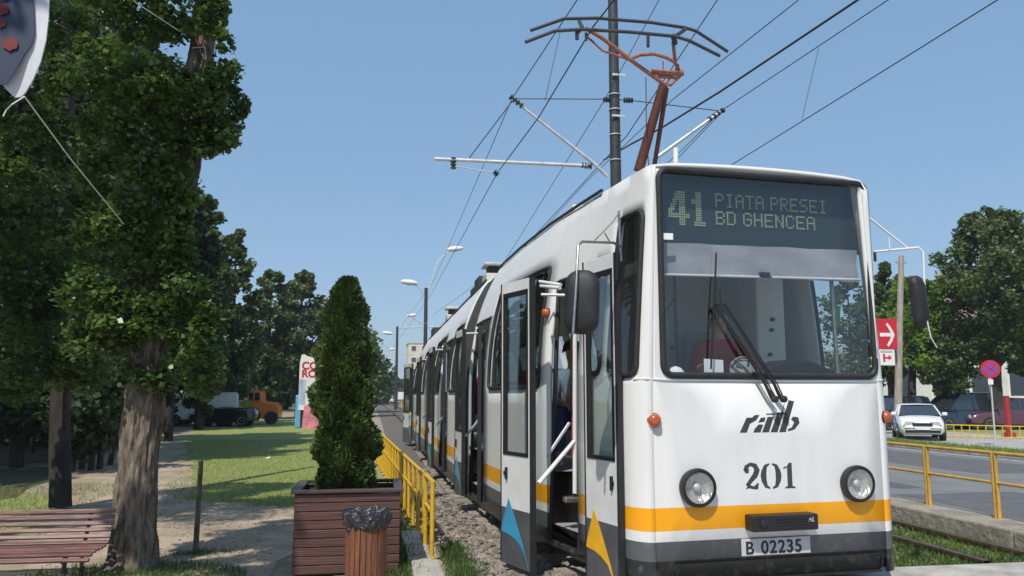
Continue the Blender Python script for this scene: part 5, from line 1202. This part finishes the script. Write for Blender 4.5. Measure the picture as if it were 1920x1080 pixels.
# ================================================================== VEHICLES
def car(x, y, rz, paint, label, L=4.3, W=1.72, Hh=1.45, name='parked_car', kind='sedan', glass='car_glass', plate=True, group=None):
    t = root(name, (x, y, 0), label, 'car', group); t.rotation_euler = (0, 0, 0)
    ca, sa = math.cos(rz), math.sin(rz); Tm = lambda p: (x+p[0]*ca-p[1]*sa, y+p[0]*sa+p[1]*ca, p[2])   # local +x is forward
    # lower body sections: x, z_low, z_high, half width
    S = [(-L/2, .42, .78, W*.40), (-L/2+.08, .28, .92, W*.46), (-L*.36, .22, .98, W*.49), (-L*.1, .2, .95, W*.5), (L*.14, .2, .94, W*.5), (L*.30, .22, .86, W*.49), (L*.43, .24, .76, W*.465), (L/2-.06, .28, .66, W*.42), (L/2, .38, .56, W*.36)]
    def ring(s):
        X, a, b, w = s; k = .12
        return [Tm(q) for q in ((X, -w*.86, a), (X, -w, a+.1), (X, -w, b-k), (X, -w*.90, b-.02), (X, -w*.5, b+.012), (X, 0, b+.02), (X, w*.5, b+.012), (X, w*.90, b-.02), (X, w, b-k), (X, w, a+.1), (X, w*.86, a))]
    mb = MB().grid([ring(s)+[ring(s)[0]] for s in S]); n = 12
    mb.f.append(tuple(range(11))); mb.m.append(0); mb.f.append(tuple(range(8*12, 8*12+11))[::-1]); mb.m.append(0)
    mb.build('body', paint, t, smooth=42)
    # greenhouse
    rx0, rx1 = (-L*.40, -L*.18) if kind == 'sedan' else (-L*.49, -L*.44)
    G = [(rx0, .94, .05), (rx1, Hh-.03, 1), (0, Hh, 1), (L*.06, Hh-.02, 1), (L*.27, .90, .05)]
    lowr = []; P = []
    for X, z, f in G:
        zb = .93 if X < L*.2 else .88; w1 = W*.455; w2 = W*.36
        P.append([Tm((X, -w1, zb)), Tm((X, -(w2 if f > .5 else w1), z)), Tm((X, (w2 if f > .5 else w1), z)), Tm((X, w1, zb))])
    mb = MB().grid(P); mb.build('glasshouse', glass, t, bevel=.02)
    mb = MB(); R_ = []
    for X, z in ((rx1-.02, Hh-.035), (rx1+.15, Hh-.0), (0, Hh+.015), (L*.05, Hh-.0), (L*.075, Hh-.03)): R_.append([Tm((X, -W*.37, z-.03)), Tm((X, -W*.33, z+.01)), Tm((X, 0, z+.025)), Tm((X, W*.33, z+.01)), Tm((X, W*.37, z-.03))])
    mb.grid(R_); mb.build('roof', paint, t, smooth=60)
    mb = MB()
    for sg in (-1, 1):
        mb.tube([Tm((L*.07, sg*W*.37, Hh-.04)), Tm((L*.27, sg*W*.455, .90))], .03, 6); mb.tube([Tm((rx1, sg*W*.37, Hh-.04)), Tm((rx0, sg*W*.455, .93))], .035, 6); mb.tube([Tm((-.12*L*.5, sg*W*.375, Hh-.03)), Tm((-.1*L*.5, sg*W*.462, .94))], .03, 6)
    mb.build('pillar', paint, t)
    for X in (-L*.30, L*.31):
        for sg in (-1, 1):
            c = Vector(Tm((X, sg*(W*.5-.16), .31))); ax = Vector(Tm((X, sg*(W*.5), .31)))-c
            wh = MB().lathe(c, ax, [(.22, -.02), (.31, 0), (.315, .1), (.30, .17), (.20, .175)], 22).build('wheel', 'tyre', t, smooth=50)
            MB().lathe(c, ax, [(.19, .165), (.19, .18), (.05, .16), (.04, .175)], 16).build('rim', 'wheel_rim', wh, smooth=40)
    for sg in (-1, 1):
        MB().prism([(0, 0), (.34, .02), (.36, .13), (.08, .14)], Tm((L/2-.05-.02, sg*W*.40, .56)), Vector(Tm((0, -sg, 0)))-Vector(Tm((0, 0, 0))), UP, -.06 if sg > 0 else .06).build('headlight', 'lens_grey', t)
        MB().box(Tm((L*.22, sg*(W*.5+.07), .95)), (.10, .16, .11), Vector(Tm((1, 0, 0)))-Vector(Tm((0, 0, 0)))).build('wing_mirror', paint, t, bevel=.02)
    f = Vector(Tm((1, 0, 0)))-Vector(Tm((0, 0, 0)))
    MB().box(Tm((L/2+.005, 0, .60)), (.03, .62, .10), f).build('grille', 'near_black', t); MB().box(Tm((L/2+.0, 0, .36)), (.05, 1.1, .09), f).build('air_intake', 'near_black', t)
    if plate: MB().box(Tm((L/2+.03, 0, .47)), (.02, .46, .10), f).build('number_plate', 'sign_white', t)
    return t
mat('lens_grey', (.55, .57, .6), .15, .3, coat=.8)
g = gz(1738, 826); car(19.55, 26.8, R(-121), 'car_white', 'white sedan parked on the far pavement facing the camera', L=3.6, W=1.5, Hh=1.27)
car(23.6, 34.2, R(200), 'car_blue', 'dark blue car parked under the tallest tree', kind='hatch', Hh=1.55)
car(26.9, 34.0, R(185), 'car_blue', 'dark blue estate car behind the red post', kind='hatch', Hh=1.7, W=1.8)
car(28.9, 33.4, R(175), 'car_maroon', 'dark maroon car at the right edge behind the red post')
car(21.9, 36.5, R(190), 'car_black', 'black car parked right of the low dark trunk')
# road traffic far away left of the tram end
car(5.2, 118, R(-90), 'car_silver', 'far silver car on the road beyond the tram end', group='cars far down the road'); car(2.4, 150, R(-90), 'car_white', 'far white car left of the last line mast', group='cars far down the road')
car(3.9, 140, R(-90), 'car_red', 'far red car among the distant traffic', group='cars far down the road'); car(.9, 160, R(-90), 'car_white', 'farthest white car by the small trees', group='cars far down the road'); car(-1.2, 150, R(-90), 'car_silver', 'far silver car beside the thuja outline', group='cars far down the road')
car(-7.6, 43.6, R(176), 'car_black', 'low black car parked in front of the orange truck', L=3.3, Hh=.98, W=1.5)
# white van and orange truck
def boxvan(x, y, rz, label, paint, L, W, Hh, name='delivery_van'):
    t = root(name, (x, y, 0), label, 'van'); ca, sa = math.cos(rz), math.sin(rz); ax = V(ca, sa, 0); ay = V(-sa, ca, 0); o_ = V(x, y, 0)
    MB().prism([(-L/2, .35), (L*.36, .35), (L/2, .45), (L/2, .95), (L*.40, 1.15), (L*.30, Hh-.15), (L*.22, Hh), (-L/2+.1, Hh), (-L/2, Hh-.1)], o_-ay*(-W/2), ax, UP, W).build('body', paint, t, bevel=.06)
    MB().prism([(L*.385, 1.18), (L*.305, Hh-.22), (L*.27, Hh-.22), (L*.27, 1.18)], o_+ay*(W/2+.004), ax, UP, W+.008).build('windscreen', 'car_glass', t)
    for X in (-L*.3, L*.32):
        for sg in (-1, 1): MB().lathe(o_+ax*X+ay*sg*(W/2-.14)+UP*.34, ay*sg, [(.2, 0), (.34, .02), (.34, .15), (.2, .16)], 18).build('wheel', 'tyre', t, smooth=50)
    return t
boxvan(-9.0, 44.2, R(185), 'white van between the poplar trunks behind the black car', 'car_white', 3.9, 1.75, 1.75)
boxvan(-11.6, 46.5, R(178), 'white van partly hidden by the trunks left of the path', 'car_white', 4.6, 1.9, 1.7)
t = root('tipper_truck', (-6.55, 46.0, 0), 'orange truck with a small cab parked at the edge of the lawn', 'truck'); tx, ty = -6.55, 46.0
MB().prism([(-.95, .35), (1.35, .35), (1.35, .95), (1.15, 1.18), (.45, 1.25), (.38, 1.78), (.30, 1.84), (-.30, 1.84), (-.38, 1.75), (-.40, 1.22), (-1.15, 1.22), (-1.15, .55)], (tx, ty, 0), (1, 0, 0), UP, -1.7).build('body', 'car_orange', t, bevel=.05)
MB().prism([(-.28, 1.30), (.30, 1.30), (.26, 1.72), (-.24, 1.72)], (tx, ty-.01, 0), (1, 0, 0), UP, .01).build('window', 'car_glass', t)
MB().boxb(tx-.03, tx+.03, ty-.03, ty-.012, 1.28, 1.75).build('pillar', 'car_orange', t); MB().prism([(-.52, .72), (-.12, .72), (-.12, 1.28), (-.52, 1.36)], (tx, ty-.02, 0), (1, 0, 0), UP, .02).build('green_panel', 'lime_green', t)
MB().boxb(tx-1.2, tx-.45, ty-1.7+1.7, ty+1.6, 1.2, 1.28).build('bed_rim', 'car_orange', t, bevel=.02)
for X in (-.65, .95): MB().lathe((tx+X, ty+.02, .36), (0, -1, 0), [(.15, -.02), (.36, 0), (.36, .14), (.2, .15)], 18).build('wheel', 'tyre', t, smooth=50)
MB().lathe((tx+.0, ty+.8, 1.84), UP, [(.08, 0), (.08, .12), (.03, .15)], 10).build('beacon', 'amber', t)

# ================================================================== BUILDINGS
def building(name, x0, x1, y0, y1, h, m, rows, cols, label, wm='car_glass', side=None):
    t = root(name, ((x0+x1)/2, y0, 0), label, 'building'); MB().boxb(x0, x1, y0, y1, 0, h).build('wall', m, t)
    MB().boxb(x0-.2, x1+.2, y0-.2, y1+.2, h, h+.35).build('roof', 'roof_paint', t)
    for r_ in range(rows):
        for c_ in range(cols):
            w_ = (x1-x0)/cols; cx = x0+w_*(c_+.5); cz = h*(r_+.55)/rows; f = MB().boxb(cx-w_*.26, cx+w_*.26, y0-.06, y0+.05, cz-h/rows*.26, cz+h/rows*.26).build('window', 'sign_white', t)
            MB().boxb(cx-w_*.22, cx+w_*.22, y0-.09, y0-.062, cz-h/rows*.21, cz+h/rows*.21).build('pane', wm, f)
    return t
building('shop_building', 34, 46, 50, 58, 4.6, 'render_white', 1, 4, 'low white building behind the trees beyond the road')
building('apartment_block', 74.5, 92, 84, 96, 17.5, 'render_pink', 6, 5, 'pinkish apartment block behind the trees at the right edge')
building('apartment_block', 8.6, 20, 220, 235, 15.5, 'render_cream', 5, 4, 'distant cream apartment block just left of the tram end')
building('kiosk', 50, 66, 62, 66, 3.6, 'render_white', 1, 5, 'white kiosk row behind the parked dark cars')
q = at(753, 742, 110); t = root('road_sign', (q.x, 110, 0), 'small white board above the distant yellow railing', 'sign')
MB().boxb(q.x-.5, q.x+.5, 110, 110.1, q.z-.5, q.z+.5).build('board', 'sign_white', t, bevel=.02); MB().tube([(q.x, 110.05, 0), (q.x, 110.05, q.z)], .05, 6).build('post', 'galvanised', t)
MB().boxb(q.x-.45, q.x+.45, 109.97, 109.99, q.z-.75, q.z-.52).build('blue_strip', 'car_blue', t)

# ================================================================== HANGING BANNER AND STRINGS (upper left)
hY = 5.2; t = root('hanging_banner', tuple(at(30, 180, hY)), 'oval cloth banner with a white border hung on strings at the upper left corner', 'banner')
def oval(k):
    pts = [(92, -20), (91, 30), (86, 75), (76, 115), (62, 148), (48, 172), (40, 181), (28, 183), (14, 170), (-20, 130), (-60, 110), (-90, 60), (-90, -60), (-60, -120), (40, -120), (85, -80)]
    cx, cy = 0, 10
    return [(cx+(x-cx)*k, cy+(y-cy)*k) for x, y in pts]
def sheetpoly(k, Y, m, nm, th_, par):
    P = [at(x, y, Y+.02*math.sin(x*.05)) for x, y in oval(k)]; c = sum(P, V(0, 0, 0))/len(P); n = len(P)
    mb = MB(); mb.add([c]+P+[c+V(0, th_, 0)]+[p+V(0, th_, 0) for p in P], [(0, 1+i, 1+(i+1) % n) for i in range(n)]+[(n+1, n+2+(i+1) % n, n+2+i) for i in range(n)]+[(1+i, n+2+i, n+2+(i+1) % n, 1+(i+1) % n) for i in range(n)])
    return mb.build(nm, m, par)
cl_ = sheetpoly(1.0, hY, 'canvas_white', 'cloth', .012, t)
P = [(62, -30), (64, 20), (66, 62), (60, 85), (48, 100), (38, 118), (26, 140), (14, 158), (2, 160), (-30, 120), (-70, 60), (-60, -100), (30, -110)]
MB().prism([(at(x, y, hY-.02).x, at(x, y, hY-.02).z) for x, y in P], (0, hY-.022, 0), (1, 0, 0), UP, .006).build('print', 'canvas_blue', cl_)
mb = MB()
for (x, y, r) in ((20, 83, 12), (2, 44, 8), (4, 18, 11), (9, -6, 8)):
    c = at(x, y, hY-.03); mb.prism([(c.x+r*.0036*(1+.25*math.sin(k*3.1))*math.cos(k*.52), c.z+r*.0036*(1+.25*math.sin(k*3.1))*math.sin(k*.52)) for k in range(12)], (0, hY-.030-r*.0004, 0), (1, 0, 0), UP, .004)
mb.build('flower_print', 'print_red', cl_)
MB().tube([at(46, 181, hY), at(22, 196, hY-.05), at(12, 206, hY), at(6, 218, hY)], .0045, 6).build('loose_string', 'string', t)
def strng(pts, label):
    o = MB().tube(pts, .0042, 5).build('string', 'string', loc=pts[0]); tag(o, label, 'string')
strng([at(46, 181, hY), at(130, 295, 6.0), at(232, 420, 7.3)], 'thin white string stretched from the hanging banner down to the tree leaves')
strng([at(200, -60, 6.2), at(255, 5, 6.8), at(348, 66, 8.0)], 'thin white string tied to the upper trunk of the leaning poplar')
strng([at(360, 90, 8.0), at(384, 88, 7.98), at(386, 110, 7.98), at(376, 158, 7.98)], 'loose white string end hanging round the upper trunk')
# litter on the lawn
for i, (x, y, lb) in enumerate(((500, 862, 'small white scrap of litter on the lawn'), (1886, 1017, 'white scrap of litter at the foot of the low wall'))):
    p = gz(x, y); mb = MB().prism([(0, 0), (.07, .02), (.09, .07), (.03, .09), (-.02, .05)], p+UP*.02, V(1, 0, .2), V(0, 1, .3), .01); tag(mb.build('litter', 'litter_white', loc=p), lb, 'litter')

# ================================================================== HAZE (real air: far things fade a little)
hz_ = MB().boxb(-880, 880, -55, 1790, -1, 60).build('haze', 'paper'); hz_.data.materials.clear(); hm = bpy.data.materials.new('haze'); hm.use_nodes = True; ht = hm.node_tree; ht.nodes.clear()
ho = ht.nodes.new('ShaderNodeOutputMaterial'); hv = ht.nodes.new('ShaderNodeVolumePrincipled'); hv.inputs['Density'].default_value = .0005; hv.inputs['Color'].default_value = (.86, .93, 1, 1)
ht.links.new(hv.outputs[0], ho.inputs['Volume']); hz_.data.materials.append(hm); hz_['kind'] = 'stuff'; hz_['label'] = 'thin summer haze over the far end of the line'
sc.cycles.volume_bounces = 0
